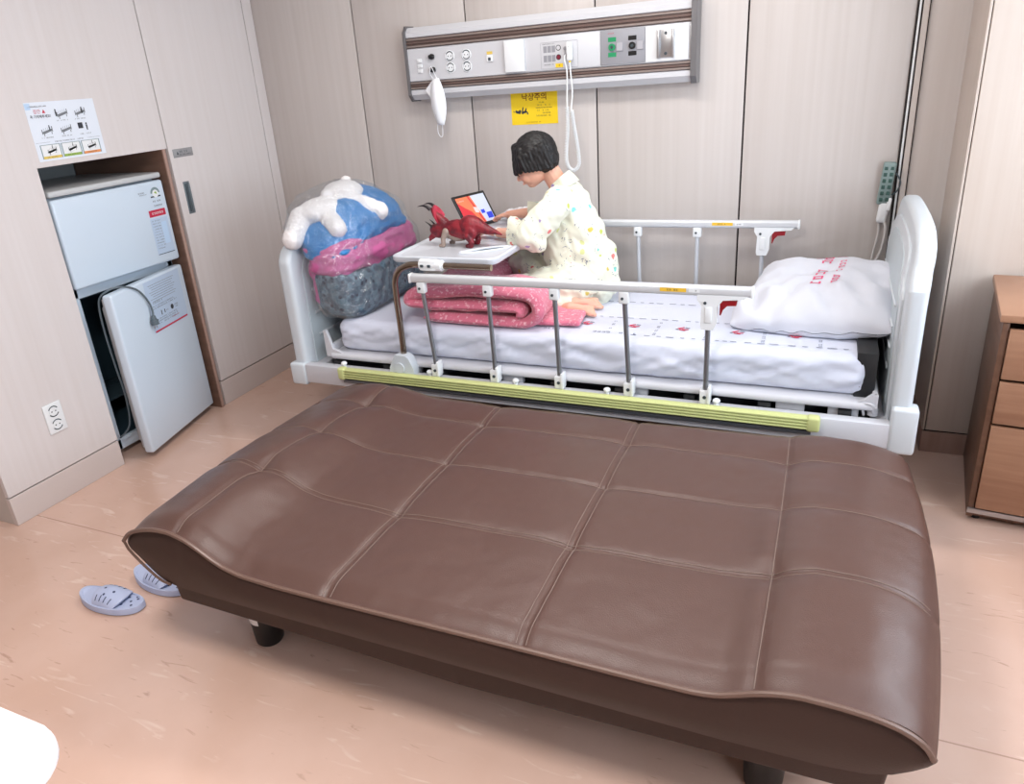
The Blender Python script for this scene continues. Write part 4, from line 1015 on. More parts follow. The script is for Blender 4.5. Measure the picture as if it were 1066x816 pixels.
def ring(y,sc,sh):
    L1=[];L2=[]
    for i,(x,z) in enumerate(pp):
        a=pp[max(i-1,0)];c=pp[min(i+1,len(pp)-1)]; tx=c[0]-a[0];tz=c[1]-a[1];l=math.hypot(tx,tz) or 1
        w_=T2*sc*(1+.25*noise.noise(V((x*14,y*9,z*14))))
        puff=.005*noise.noise(V((x*7,y*6,z*5+i*.05)))
        end=min(1,min(i,len(pp)-1-i)/3+.25); w_*=end**.5
        L1.append(V((x-tz/l*w_+sh,y,z+tx/l*w_+puff))); L2.append(V((x+tz/l*w_+sh,y,z-tx/l*w_+puff)))
    return L1+L2[::-1]
rs_=[]
for j in range(NY+1):
    t=j/NY; y=yq0+(yq1-yq0)*t; sc=min(1,math.sin(min(t*NY/3,1)*PI/2)*.9+.12); sc=min(sc,math.sin(min((1-t)*NY/3,1)*PI/2)*.9+.12)
    rs_.append([V((p.x-.04*t*(1 if p.x>-1.2 else 0)*(p.x+1.2)*4,p.y+.012*noise.noise(V((p.x*9,0,p.z*20))),max(p.z,.5895))) for p in ring(y,sc,.02*t)])
k=len(rs_[0]); vs=[p for r_ in rs_ for p in r_]; fs=[(i*k+j,i*k+(j+1)%k,(i+1)*k+(j+1)%k,(i+1)*k+j) for i in range(NY) for j in range(k)]+[tuple(range(k)),tuple(range((NY)*k,(NY+1)*k))]
b.add(vs,fs)
# loose end lying flat under the child, and the heap behind
hd=lambda p,n: n*(noise.noise(p*11)*.014+noise.noise(p*30)*.004)
rbox(b,(-1.03,2.66,.6035),(.40,.36,.022),.010,(14,12,1),0,lambda p,n:V((0,0,noise.noise(p*6)*.003)),(0,0,.12))
rbox(b,(-1.375,2.84,.660),(.27,.44,.135),.06,(12,16,5),0,hd,(.0,-.03,.05))
o=b.build('pink_quilt',M_quilt,None,sharp=70); tag(o,'thick pink speckled quilt folded in layers on the bed beside the child','quilt')

# ================================================================== CHILD
kid=thing('person','small child in cream patterned pyjamas sitting cross-legged on the bed, bent over a tablet','person',(-.88,2.86,.59))
M_skin=mat('skin',(226,172,150),.5,sss=.15); M_hair=mat('hair_black',(15,12,14),.55,bump=('n',160,.5,.002))
Hc=V((-1.093,2.86,1.160)); hf=V((-.86,-.20,-.42)).normalized(); HR=rotmx(hf,(0,0,1)); 
def hd_(f,s,u): return Hc+HR@V((f,s,u))
hands=[]
def finger(base,dirs,lens,r):
    p=V(base); out=[]
    for d,l,k in zip(dirs,lens,range(9)):
        q=p+V(d).normalized()*l; out.append(('c',tuple(p),tuple(q),r*(1-.08*k),r*(1-.08*(k+1)))); p=q
    return out
# near arm
Sn=V((-.965,2.735,1.005)); En=V((-1.055,2.655,.905)); Wn=V((-1.235,2.745,.893)); 
Sf=V((-.985,2.975,1.010)); Ef=V((-1.105,3.045,.925)); Wf=V((-1.275,3.020,.915))
P=[]
def hand(W_,dirv,side,reach,curl):
    """palm from wrist along dirv; side = thumb side unit; curl downwards amount"""
    d=V(dirv).normalized(); s=V(side).normalized(); n=V((0,0,1)); s=(s-d*s.dot(d)).normalized(); dn=-(d.cross(s)) if d.cross(s).z>0 else d.cross(s)
    pal=W_+d*.030
    res=[('e',tuple(pal),(.033,.024,.0105),Matrix((d,s,dn)).transposed()),('c',tuple(W_),tuple(W_+d*.02),.017,.016)]
    for i,(o_,l) in enumerate(((.018,.9),(.0065,1.0),(-.0055,.95),(-.0165,.75))):
        b0=W_+d*.052+s*o_
        c1=curl*(.8+.15*i)
        res+=finger(b0,[d+dn*c1*.4+s*o_*3,d+dn*c1*1.1,d*.8+dn*c1*1.9],[.020*l,.015*l,.011*l],.0062)
    res+=finger(W_+d*.018+s*.020,[d*.6+s*.9,d*.9+s*.35+dn*.2],[.020,.017],.0072)
    return res
P+=hand(Wn,(-.93,.32,-.05),(.1,1,0),1,.35)
P+=hand(Wf,(-.95,.12,-.12),(.1,-1,.1),1,.6)
def limb(a,m_,c,r): return [('c',tuple(a),tuple(m_),r[0],r[1]),('c',tuple(m_),tuple(c),r[1],r[2])]
P+=limb(Sn,En,Wn,(.036,.029,.018)); P+=limb(Sf,Ef,Wf,(.036,.029,.018))
# torso
P+=[('c',(-.875,2.87,.69),(-.905,2.865,.82),.085,.078),('c',(-.905,2.865,.82),(-.965,2.86,.985),.078,.080),('c',(-.975,2.79,1.0),(-.985,2.93,1.0),.048,.048),
    ('c',(-.975,2.86,1.03),tuple(hd_(-.035,0,-.045)),.042,.038)]
# legs, crossed
HPn=V((-.90,2.78,.675)); Kn=V((-1.135,2.665,.672)); An=V((-.900,2.715,.622))
HPf=V((-.92,2.95,.675)); Kf=V((-1.215,2.965,.715)); Af=V((-.955,2.70,.612))
P+=limb(HPn,Kn,An,(.070,.048,.026)); P+=limb(HPf,Kf,Af,(.070,.048,.026))
def foot(A,toe,up_):
    A=V(A);toe=V(toe); d=(toe-A).normalized(); u=V(up_); s=d.cross(u).normalized(); u=s.cross(d)
    heel=A-d*.018-u*.006
    r_=[('c',tuple(A),tuple(heel),.024,.021),('c',tuple(A+d*.01),tuple(A+d*.075),.022,.017),('c',tuple(A+d*.06+s*.010),tuple(A+d*.095+s*.014),.013,.0105),('c',tuple(A+d*.06-s*.012),tuple(A+d*.090-s*.015),.011,.009)]
    for i in range(5):
        o_=-.019+.0095*i; r_.append(('c',tuple(A+d*(.090-.004*i)+s*-o_),tuple(A+d*(.112-.006*i)+s*-o_),.0068 if i else .0085,.0062 if i else .0080))
    return r_
P+=foot(An,An+V((.118,.045,-.014)),(0.2,-.6,.8)); P+=foot((-.90,2.665,.613),(-.80,2.655,.608),(0,-.5,.85))
# head: cranium, jaw, cheeks, nose, ears, lips
P+=[('e',tuple(hd_(-.006,0,.012)),(.086,.070,.083),HR),('e',tuple(hd_(.026,0,-.032)),(.058,.055,.055),HR),('e',tuple(hd_(.045,0,-.072)),(.026,.026,.018),HR),
    ('e',tuple(hd_(.050,.030,-.040)),(.026,.022,.024),HR),('e',tuple(hd_(.050,-.030,-.040)),(.026,.022,.024),HR),
    ('c',tuple(hd_(.080,0,-.012)),tuple(hd_(.092,0,-.034)),.006,.0085),('e',tuple(hd_(.086,.009,-.037)),(.006,.006,.005),HR),('e',tuple(hd_(.086,-.009,-.037)),(.006,.006,.005),HR),
    ('c',tuple(hd_(.079,-.014,-.058)),tuple(hd_(.079,.014,-.058)),.0055,.0055),
    ('e',tuple(hd_(-.006,.072,-.016)),(.016,.007,.024),HR),('e',tuple(hd_(-.006,-.072,-.016)),(.016,.007,.024),HR)]
body=blob(P,.0030,3)
body.build('body',M_skin,kid,sharp=None)
# eyes look down : thin closed lids with lashes and brows, mouth line
for s in(-1,1):
    b=MB(); b.ell(hd_(.0735,s*.029,-.014),(.007,.0125,.0085),0,HR,16,10); b.build('eyelid',mat('skin_lid',(206,150,130),.5),kid)
    b=MB(); b.tube(smooth([hd_(.0800,s*.018,-.020),hd_(.0822,s*.029,-.0225),hd_(.0775,s*.040,-.019)],5),.0013,0,6); b.build('eyelashes',M_hair,kid)
    b=MB(); b.tube(smooth([hd_(.083,s*.014,.006),hd_(.0815,s*.028,.010),hd_(.073,s*.042,.005)],5),.0019,0,6); b.build('eyebrow',M_hair,kid)
b=MB(); b.tube(smooth([hd_(.0825,-.015,-.0585),hd_(.0855,0,-.060),hd_(.0825,.015,-.0585)],5),.0022,0,6); b.build('mouth',mat('lip',(196,104,100),.45),kid)
# hair shell: back, crown and a fringe, cut short
hp=[('e',tuple(hd_(-.016,0,.026)),(.090,.083,.086),HR),('e',tuple(hd_(-.040,0,-.010)),(.058,.074,.062),HR)]
for i in range(19):
    s=(i-9)/9.
    hp.append(('c',tuple(hd_(.046-.02*abs(s),s*.055,.084-.02*s*s)),tuple(hd_(.092-.040*s*s,s*.066,.000-.005*(i%3))),.016,.008))
for s in(-1,1):
    for k_ in range(8): hp.append(('c',tuple(hd_(.035-.014*k_,s*.070,.04)),tuple(hd_(.038-.014*k_,s*.077,-.014-.005*k_)),.014,.008))
hair=blob(hp,.0030,5,lambda p,n: n*(noise.noise(V((p.x*50,p.y*190,p.z*50)))*.0026+noise.noise(V((p.x*90,p.y*420,p.z*90)))*.0012))
hair.build('hair',M_hair,kid,sharp=None)
# pyjamas
def pj_fn(m,N,L,b,tc):
    base=lin((228,229,210))
    v=N.new('ShaderNodeTexVoronoi'); v.inputs['Scale'].default_value=20; v.inputs['Randomness'].default_value=.85; L.new(tc.outputs['Object'],v.inputs[0])
    n=N.new('ShaderNodeTexNoise'); n.inputs['Scale'].default_value=70; L.new(tc.outputs['Object'],n.inputs[0])
    ad=N.new('ShaderNodeMath'); ad.operation='MULTIPLY_ADD'; L.new(n.outputs['Fac'],ad.inputs[0]); ad.inputs[1].default_value=.34; L.new(v.outputs['Distance'],ad.inputs[2])
    lt=N.new('ShaderNodeMath'); lt.operation='LESS_THAN'; lt.inputs[1].default_value=.37; L.new(ad.outputs[0],lt.inputs[0])
    cr=N.new('ShaderNodeValToRGB'); cr.color_ramp.interpolation='CONSTANT'; sp=N.new('ShaderNodeSeparateColor'); L.new(v.outputs['Color'],sp.inputs[0]); L.new(sp.outputs[0],cr.inputs[0])
    cols=[(210,216,150),(226,120,116),(196,206,90),(120,206,196),(238,238,222),(170,150,196),(210,190,90),(238,238,222)]
    e=cr.color_ramp.elements
    e[0].position=0; e[0].color=lin(cols[0]); e[1].position=.14; e[1].color=lin(cols[1])
    for i in range(2,8):
        q=e.new(i/8.); q.color=lin(cols[i])
    # thin outline ring around some motifs
    r1=N.new('ShaderNodeMath'); r1.operation='COMPARE'; r1.inputs[1].default_value=.62; r1.inputs[2].default_value=.022; L.new(ad.outputs[0],r1.inputs[0])
    g1=N.new('ShaderNodeMath'); g1.operation='GREATER_THAN'; g1.inputs[1].default_value=.55; L.new(sp.outputs[1],g1.inputs[0])
    n2=N.new('ShaderNodeTexNoise'); n2.inputs['Scale'].default_value=120; L.new(tc.outputs['Object'],n2.inputs[0]); g2=N.new('ShaderNodeMath'); g2.operation='GREATER_THAN'; g2.inputs[1].default_value=.52; L.new(n2.outputs['Fac'],g2.inputs[0])
    m1=N.new('ShaderNodeMath'); m1.operation='MULTIPLY'; L.new(r1.outputs[0],m1.inputs[0]); L.new(g1.outputs[0],m1.inputs[1]); m2=N.new('ShaderNodeMath'); m2.operation='MULTIPLY'; L.new(m1.outputs[0],m2.inputs[0]); L.new(g2.outputs[0],m2.inputs[1])
    x=N.new('ShaderNodeMix'); x.data_type='RGBA'; x.inputs[6].default_value=base; L.new(cr.outputs[0],x.inputs[7]); L.new(lt.outputs[0],x.inputs[0])
    y=N.new('ShaderNodeMix'); y.data_type='RGBA'; L.new(x.outputs[2],y.inputs[6]); y.inputs[7].default_value=lin((132,138,150)); L.new(m2.outputs[0],y.inputs[0]); L.new(y.outputs[2],b.inputs['Base Color'])
M_pj=mat('pyjama_print',(238,238,222),.85,fn=pj_fn,sheen=.2)
def fold(p,n): return n*(noise.noise(V((p.x*16,p.y*10,p.z*16)))*.011+noise.noise(V((p.x*42+p.z*20,p.y*20,p.z*30)))*.006)
def ring_sleeve(mb,path,rads,th=.003,n=24,fl=.5):
    """open tube with thickness: wide sleeve end"""
    k=len(path); O_=[];I_=[]
    T=[(path[min(i+1,k-1)]-path[max(i-1,0)]).normalized() for i in range(k)]
    up=V((0,0,1))
    for i in range(k):
        s=T[i].cross(up).normalized(); u=s.cross(T[i]); ro=[];ri=[]
        for j in range(n):
            a=2*PI*j/n; w_=1+.10*math.sin(3*a+i*.6)+.05*math.sin(7*a)
            r_=rads[i]
            if isinstance(r_,tuple): d=s*math.cos(a)*r_[0]*w_+u*math.sin(a)*r_[1]*w_
            else: d=(s*math.cos(a)+u*math.sin(a))*r_*w_
            ro.append(path[i]+d); ri.append(path[i]+d*(1-th/d.length))
        O_.append(ro+[ro[0]]);I_.append(ri+[ri[0]])
    mb.grid(O_);mb.grid(I_,flip=True)
    for idx in(0,-1):
        A=O_[idx];B=I_[idx]; mb.add(A+B,[(j,j+1,len(A)+j+1,len(A)+j) for j in range(len(A)-1)])
shirt=[('c',(-.872,2.87,.665),(-.885,2.868,.76),.108,.108),('c',(-.885,2.868,.76),(-.915,2.865,.88),.108,.100),('c',(-.915,2.865,.88),(-.965,2.86,.995),.100,.088),('c',(-.968,2.78,1.012),(-.985,2.94,1.012),.060,.060),
  ('c',(-.965,2.86,1.03),(-.965,2.86,1.055),.062,.046),('c',(-.955,2.85,.73),(-.985,2.85,.92),.105,.092),('c',(-.80,2.87,.66),(-.835,2.87,.80),.052,.062),
  ('c',tuple(Sn),tuple(En),.058,.056),('c',tuple(En),tuple(En+(Wn-En)*.14),.056,.050),('c',tuple(En),tuple(En+V((.03,.01,-.04))),.050,.040),
  ('c',tuple(Sf),tuple(Ef),.058,.054),('c',tuple(Ef),tuple(Ef+(Wf-Ef)*.25),.054,.046),
  ('c',(-.92,2.78,.70),(-1.03,2.745,.70),.075,.05),('c',(-.93,2.93,.70),(-1.02,2.95,.70),.075,.05)]
sh=blob(shirt,.0055,4,fold)
ring_sleeve(sh,[En+(Wn-En)*t for t in(.05,.16,.26,.34,.40)],[.050,.052,(.050,.056),(.050,.062),(.052,.068)])
ring_sleeve(sh,[Ef+(Wf-Ef)*t for t in(.15,.3,.42,.52)],[.044,.046,.050,.050])
ring_sleeve(sh,[V((-.962,2.86,1.055)),V((-.972,2.86,1.075)),V((-.985,2.86,1.092))],[.056,.052,.050])
sh.build('pyjama_top',M_pj,kid,sharp=None)
pants=[]
for a,m_,c in((HPn,Kn,An),(HPf,Kf,Af)):
    e=m_+(c-m_)*.86
    pants+=[('c',tuple(a),tuple(m_),.083,.063),('c',tuple(m_),tuple(m_+(e-m_)*.5),.063,.050),('c',tuple(m_+(e-m_)*.5),tuple(e),.050,.036)]
pants+=[('c',(-.87,2.87,.672),(-.93,2.87,.672),.095,.08)]
pt_=blob(pants,.0055,4,fold)
for i,v in enumerate(pt_.v):
    if v[2]<.588: pt_.v[i]=(v[0],v[1],.588)
pt_.build('pyjama_trousers',M_pj,kid,sharp=None)
b=MB(); c=Wn+V((.012,-.004,0)); ax=(Wn-En).normalized(); s1=ax.orthogonal().normalized(); s2=ax.cross(s1)
b.tube([c+(s1*math.cos(2*PI*i/20)+s2*math.sin(2*PI*i/20))*.0205 for i in range(20)],.0035,0,6,closed=True); b.build('wristband',M_white,kid)
# ================================================================== SOFA BED, folded flat
def leather_fn(m,N,L,b,tc):
    v=N.new('ShaderNodeTexVoronoi'); v.inputs['Scale'].default_value=420; L.new(tc.outputs['Object'],v.inputs[0])
    n=N.new('ShaderNodeTexNoise'); n.inputs['Scale'].default_value=9; n.inputs['Detail'].default_value=5; L.new(tc.outputs['Object'],n.inputs[0])
    b1=N.new('ShaderNodeBump'); b1.inputs['Strength'].default_value=.35; b1.inputs['Distance'].default_value=.0008; L.new(v.outputs['Distance'],b1.inputs['Height'])
    b2=N.new('ShaderNodeBump'); b2.inputs['Strength'].default_value=.25; b2.inputs['Distance'].default_value=.006; L.new(n.outputs['Fac'],b2.inputs['Height']); L.new(b1.outputs[0],b2.inputs['Normal']); L.new(b2.outputs[0],b.inputs['Normal'])
M_lea=mat('leather_brown',(86,61,54),.36,spec=.45,fn=leather_fn); M_leashade=mat('leather_brown_shaded',(58,40,34),.5,spec=.3,fn=leather_fn); M_stitch=mat('stitch_thread',(132,112,102),.7); M_pipe=mat('leather_piping',(108,84,74),.38)  # border and base leather is darkened in colour to stand for shade
SY0,SY1=1.09,2.215
PXs=[-1.655,-1.640,-1.61,-1.567,-1.52,-1.471,-1.42,-1.382,-1.345,-1.308,-1.25,-1.15,-1.0,-.6,-.25,-.15,-.11,-.08,-.044,-.01,.03,.098,.15,.191,.225,.245,.252]
PZs=[.400,.425,.447,.462,.472,.474,.462,.444,.422,.404,.390,.385,.384,.388,.389,.391,.397,.408,.424,.435,.442,.441,.436,.426,.408,.385,.355]
def Ptop(x): 
    return sum(float(np.interp(x+d,PXs,PZs)) for d in(-.012,-.006,0,.006,.012))/5
BXs=[-1.655,-1.650,-1.63,-1.60,-1.57,-1.548,-1.50,-1.3,-.1,.08,.15,.19,.22,.245,.252]
BZs=[.400,.385,.362,.335,.312,.300,.292,.290,.286,.288,.294,.306,.325,.345,.355]
S_=[-1.457,-1.005,-.508,-.046]; Cq=[1.442,1.735,2.005]
def gv(d,w): return math.exp(-(d/w)**2)
def edge_shift(y):  # the outline bows out slightly
    t=(y-SY0)/(SY1-SY0); return t
def top(x,y):
    z=Ptop(x); fb_=smoothstep(SY0+.25,SY1-.15,y)
    z=z*(1-fb_*.6)+(.385 if z>.385 else z)*fb_*.6 if z>.385 else z
    t=(y-SY0); puff=.020*smoothstep(0,.06,t)**.8 if t>0 else 0
    tb_=SY1-y; 
    mid=smoothstep(-1.64,-1.5,x)*smoothstep(.25,.12,x)
    z+=puff*(.35+.65*mid)
    # ease the end bolsters down towards the flat middle rows
    for s in S_: z-=.0055*gv(x-s,.014)+.003*gv(x-s,.06)
    for c in Cq:
        z-=.0040*gv(y-c,.010)+.0022*gv(y-c,.04)
    for s,k in((S_[0],.017),(S_[3],.013),(S_[1],.004),(S_[2],.004)):
        for c,q in((Cq[0],1.),(Cq[1],.5),(Cq[2],1.)): z-=k*q*math.exp(-((x-s)/.05)**2-((y-c)/.05)**2)
    z+=.0022*noise.noise(V((x*9,y*9,1)))+.0012*noise.noise(V((x*28,y*24,4)))
    # back edge roll
    if tb_<.09: z-=.075*(1-math.sqrt(max(0,1-(1-tb_/.09)**2)))
    return z
def xs_list():
    L=set(np.round(np.linspace(-1.652,.252,190),4).tolist())
    for s in S_:
        for d in(-.016,-.010,-.005,0,.005,.010,.016): L.add(round(s+d,4))
    L|={-1.655,-1.648,.2525}
    return sorted(L)
def ys_list():
    L=set(np.round(np.linspace(SY0,SY1,100),4).tolist())
    for s in Cq:
        for d in(-.012,-.006,0,.006,.012): L.add(round(s+d,4))
    for d in(.004,.01,.016): L.add(round(SY0+d,4)); L.add(round(SY1-d,4))
    return sorted(L)
XS=xs_list();YS=ys_list()
def warp(x,y):
    cx=-.70; u=(x-cx)/.955; t=(y-SY0)/(SY1-SY0)
    bow=1+.045*math.sin(PI*min(1,t*1.0))**.9*(abs(u)**4)*.9+.018*t*abs(u)**4
    # round the back corners
    dy=SY1-y; 
    if dy<.10: bow*=1-.055*(1-math.sqrt(max(0,1-(1-dy/.10)**2)))*abs(u)**6
    fy=y-.012*abs(u)**6*(1-t)*-1
    return cx+(x-cx)*bow, fy
b=MB(); rows=[];rowsb=[]
for y in YS:
    r1=[];r2=[]
    for x in XS:
        X,Y=warp(x,y); zt=top(x,y); zb=float(np.interp(x,BXs,BZs))
        if x in(XS[0],XS[-1]): zt=zb=(float(np.interp(x,PXs,PZs))+zb)/2
        r1.append(V((X,Y,max(zt,zb)))); 
        r2.append(V((X,Y,min(zb,zt))))
    rows.append(r1);rowsb.append(r2)
b.grid(rows);b.grid(rowsb,flip=True)
nX=len(XS)
for R1,R2 in((rows[0],rowsb[0]),(rows[-1],rowsb[-1])):
    # face with intermediate rows for a slight bulge
    sg=-1 if R1 is rows[0] else 1; G=[]
    for k_ in range(7):
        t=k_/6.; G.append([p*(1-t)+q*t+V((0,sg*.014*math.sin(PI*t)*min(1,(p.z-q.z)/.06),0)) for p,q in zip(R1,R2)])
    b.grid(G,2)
# stitching rows lie on the leather (thin raised thread)
def surfpt(x,y,off=.0006): X,Y=warp(x,y); return V((X,Y,top(x,y)+off))
def stitch(mb,pts,dash=.008,gap=.003,r=.0009):
    acc=0;seg=[]
    P_=pts
    mb.tube(P_,r,1,5)
for i,s in enumerate(S_):
    for d in ((0,) if i in(0,3) else (-.011,.011)):
        stitch(b,[surfpt(s+d,y) for y in np.linspace(SY0+.012,SY1-.02,120)])
for i,c in enumerate(Cq):
    for d in ((-.009,.009) if i==0 else (0,)):
        stitch(b,[surfpt(x,c+d) for x in np.linspace(-1.62,.235,220)])
# matching stitches down the front border
sofa=thing('sofa_bed','brown leather sofa bed folded flat, quilted with pale stitching, in front of the hospital bed','sofa bed',(-.70,1.65,0))
b.build('cushion',[M_lea,M_stitch,M_leashade],sofa,sharp=60,weld=False)
b=MB()
pp_=[V((warp(x,SY0)[0],SY0-.003,Ptop(x)+.000)) for x in np.linspace(-1.650,.246,170)]
b.tube(pp_,.0058,0,8)
pb_=[V((warp(x,SY0)[0],SY0+.001,float(np.interp(x,BXs,BZs)))) for x in np.linspace(-1.648,-1.52,14)]
b.tube([pp_[0]]+pb_,.004,0,6)
b.build('piping',M_pipe,sofa)
b=MB(); 
bp_=[(-1.622,1.165),(-.70,1.150),(.205,1.165),(.215,1.25),(.215,2.05),(.15,2.14),(-1.56,2.14),(-1.632,2.05),(-1.632,1.25)]
bm=bmesh.new(); lo=[bm.verts.new((-.70+(x+.70)*.985,y+(.006 if y<1.3 else -.006),.158)) for x,y in bp_]; hi=[bm.verts.new((x,y,.296)) for x,y in bp_]
bm.faces.new(lo[::-1]);bm.faces.new(hi)
for i in range(len(bp_)): bm.faces.new((lo[i],lo[(i+1)%len(bp_)],hi[(i+1)%len(bp_)],hi[i]))
bmesh.ops.bevel(bm,geom=list(bm.edges),offset=.010,segments=3,profile=.5,affect='EDGES'); b.bm(bm,0)
b.build('base',M_leashade,sofa)
for i,(x,y) in enumerate(((-1.395,1.265),(-.02,1.265),(-1.395,2.03),(-.02,2.03))):
    b=MB(); b.lathe([(.036,0),(.040,.006),(.050,.165)],(x,y,0),0,28)
    if i==0:
        k=10; a0,a1=-2.3,-1.3; vs=[];r0_=.0475
        for z,rr_ in((.085,.0462),(.112,.0480)):
            for j in range(k+1): a=a0+(a1-a0)*j/k; vs.append((x+rr_*math.cos(a),y+rr_*math.sin(a),z))
        b.add(vs,[(j,j+1,k+1+j+1,k+1+j) for j in range(k)],1)
    b.build('leg',[M_black,M_white],sofa)

# ================================================================== SLIPPERS
M_slip=mat('slipper_blue',(186,197,228),.55,bump=('n',300,.1,.001)); M_slipd=mat('slipper_hole',(66,74,112),.8); M_sole=mat('slipper_sole',(120,124,160),.7)
def sole_outline(k=40):
    P=[]
    for i in range(k):
        a=2*PI*i/k; x=.125*math.copysign(abs(math.cos(a))**.9,math.cos(a)); w_=.043*math.copysign(abs(math.sin(a))**.72,math.sin(a))*(1+.10*math.cos(a)-.08*math.cos(2*a)); P.append((x,w_+.004*math.cos(2*a)))
    return P
sl0=thing('slipper','pale blue shower slipper with holes, the nearer one lying clear of the sofa','slipper',(0,0,0),'pair of blue slippers')
so=sole_outline(); n=len(so)
b=MB(); R=[(.90,0,1),(1.0,.004,1),(1.0,.010,0),(1.0,.020,0),(.985,.025,0),(.90,.026,0),(.86,.022,0)]
vs=[];fs=[];ms_=[]
for sc,z,m_ in R:
    for x,y in so: vs.append((x*sc,y*sc,z+.012*max(0,(-x-.03)/.12)*(1 if z>.005 else 0)))
for i in range(len(R)-1):
    for j in range(n): fs.append((i*n+j,i*n+(j+1)%n,(i+1)*n+(j+1)%n,(i+1)*n+j)); ms_.append(1 if i<1 else 0)
fs+= [tuple(range(n-1,-1,-1)),tuple(range((len(R)-1)*n,len(R)*n))]; ms_+=[1,0]
b.add(vs,fs,ms_)
for x,y in((-.09,.012),(-.09,-.012),(-.07,.022),(-.07,0),(-.07,-.022),(.06,.02),(.06,-.015),(.08,.005),(.095,-.01),(.085,.028),(.045,0),(.095,.02)):
    z=.0262-.004+.012*max(0,(-x-.03)/.12)*0+.0008; zz=.0228+.012*max(0,(-x-.03)/.12)
    b.add([(x+.0042*math.cos(2*PI*i/10),y+.0042*math.sin(2*PI*i/10),zz) for i in range(10)],[tuple(range(10))],2)
b.build('sole',[M_slip,M_sole,M_slipd],sl0)
b=MB(); G=[];G2=[]
for i in range(15):
    x=-.030+.070*i/14; r_=[];r2=[]
    for j in range(21):
        a=PI*j/20; wd=.0445+.001*i*.25; hh=.026+.020*math.sin(PI*min(1,(i+4)/18))
        lead=.028*math.sin(a)  # front edge sweeps forward over the instep
        p=V((x+lead*((i/14)*1.0)-.012*math.sin(a)*(1-i/14),wd*math.cos(a),.014+hh*math.sin(a)**.8)); r_.append(p); r2.append(V((p.x,p.y*.91,.013+(p.z-.014)*.88)))
    G.append(r_);G2.append(r2)
b.grid(G);b.grid(G2,flip=True)
for A,B in((G[0],G2[0]),(G[-1],G2[-1])): b.add(A+B,[(j,j+1,len(A)+j+1,len(A)+j) for j in range(20)])
def onstrap(fi,fj,off=.0009):
    i=min(13,int(fi));j=min(19,int(fj)); p=G[i][j].lerp(G[i+1][j],fi-i).lerp(G[i][j+1].lerp(G[i+1][j+1],fi-i),fj-j)
    c=V((p.x,0,.02)); return p+(p-c).normalized()*off
for fi,fj in((4,9.6),(9,10.4),(6,13)): b.add([onstrap(fi+.55*math.cos(2*PI*k/10),fj+.6*math.sin(2*PI*k/10)) for k in range(10)],[tuple(range(10))],1)
for side in(0,1):
    for q in range(4):
        f0=2.6+q*2.6; L_=[]; 
        for k in range(5): L_.append((f0,3.4+k*.75) if side==0 else (f0,16.6-k*.75))
        b.add([onstrap(a-.22,c) for a,c in L_]+[onstrap(a+.22,c) for a,c in L_[::-1]],[tuple(range(10))],1)
b.build('strap',[M_slip,M_slipd],sl0)
def dup(root,loc,rot,label):
    r_=root.copy(); COL.objects.link(r_); r_.location=loc; r_.rotation_euler=rot; r_['label']=label
    for ch in list(root.children):
        c=ch.copy(); COL.objects.link(c); c.parent=r_
    return r_
sl0.location=(-2.005,1.220,0); sl0.rotation_euler=(0,0,math.radians(4))
dup(sl0,(-1.925,1.352,0),(0,0,math.radians(-5)),'pale blue shower slipper half hidden behind the left end of the sofa bed')

# ================================================================== BEDSIDE CABINET by the window and table corner
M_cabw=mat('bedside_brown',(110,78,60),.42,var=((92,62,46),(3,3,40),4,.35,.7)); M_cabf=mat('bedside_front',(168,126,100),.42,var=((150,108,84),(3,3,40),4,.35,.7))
bc=thing('bedside_cabinet','brown wooden bedside cabinet at the right edge, between the window wall and the bed','cabinet',(.75,2.72,0))
R8=Euler((0,0,math.radians(-6))).to_matrix()
def B8(x,y,z): return V((.512,2.50,0))+R8@V((x,y,z))
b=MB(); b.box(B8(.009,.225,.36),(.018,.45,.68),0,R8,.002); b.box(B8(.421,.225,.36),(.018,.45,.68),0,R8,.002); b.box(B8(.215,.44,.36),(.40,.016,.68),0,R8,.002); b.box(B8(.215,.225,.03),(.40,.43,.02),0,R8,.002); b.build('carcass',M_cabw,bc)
b=MB(); b.box(B8(.215,.225,.712),(.45,.47,.024),0,R8,.004); b.build('top',M_cabf,bc)
for z,h_ in((.60,.16),(.44,.14)):
    b=MB(); b.box(B8(.215,-.002,z),(.39,.018,h_),0,R8,.002); dw=b.build('drawer',M_cabf,bc)
    b=MB(); b.box(B8(.215,-.018,z),(.12,.012,.012),0,R8,.004); b.build('handle',M_alu,dw)
b=MB(); b.box(B8(.215,-.002,.21),(.39,.018,.30),0,R8,.002); dw=b.build('door',M_cabf,bc); b=MB(); b.box(B8(.35,-.018,.26),(.012,.012,.10),0,R8,.004); b.build('handle',M_alu,dw)
b=MB(); b.box(B8(.215,.0,.045),(.43,.012,.018),0,R8,.002); b.build('base_strip',M_alu,bc)
for x in(.03,.40):
    for y in(.04,.41):
        b=MB(); p=B8(x,y,.0); b.cyl((p.x,p.y,0),(p.x,p.y,.025),.014,0,12); b.build('foot',M_black,bc)
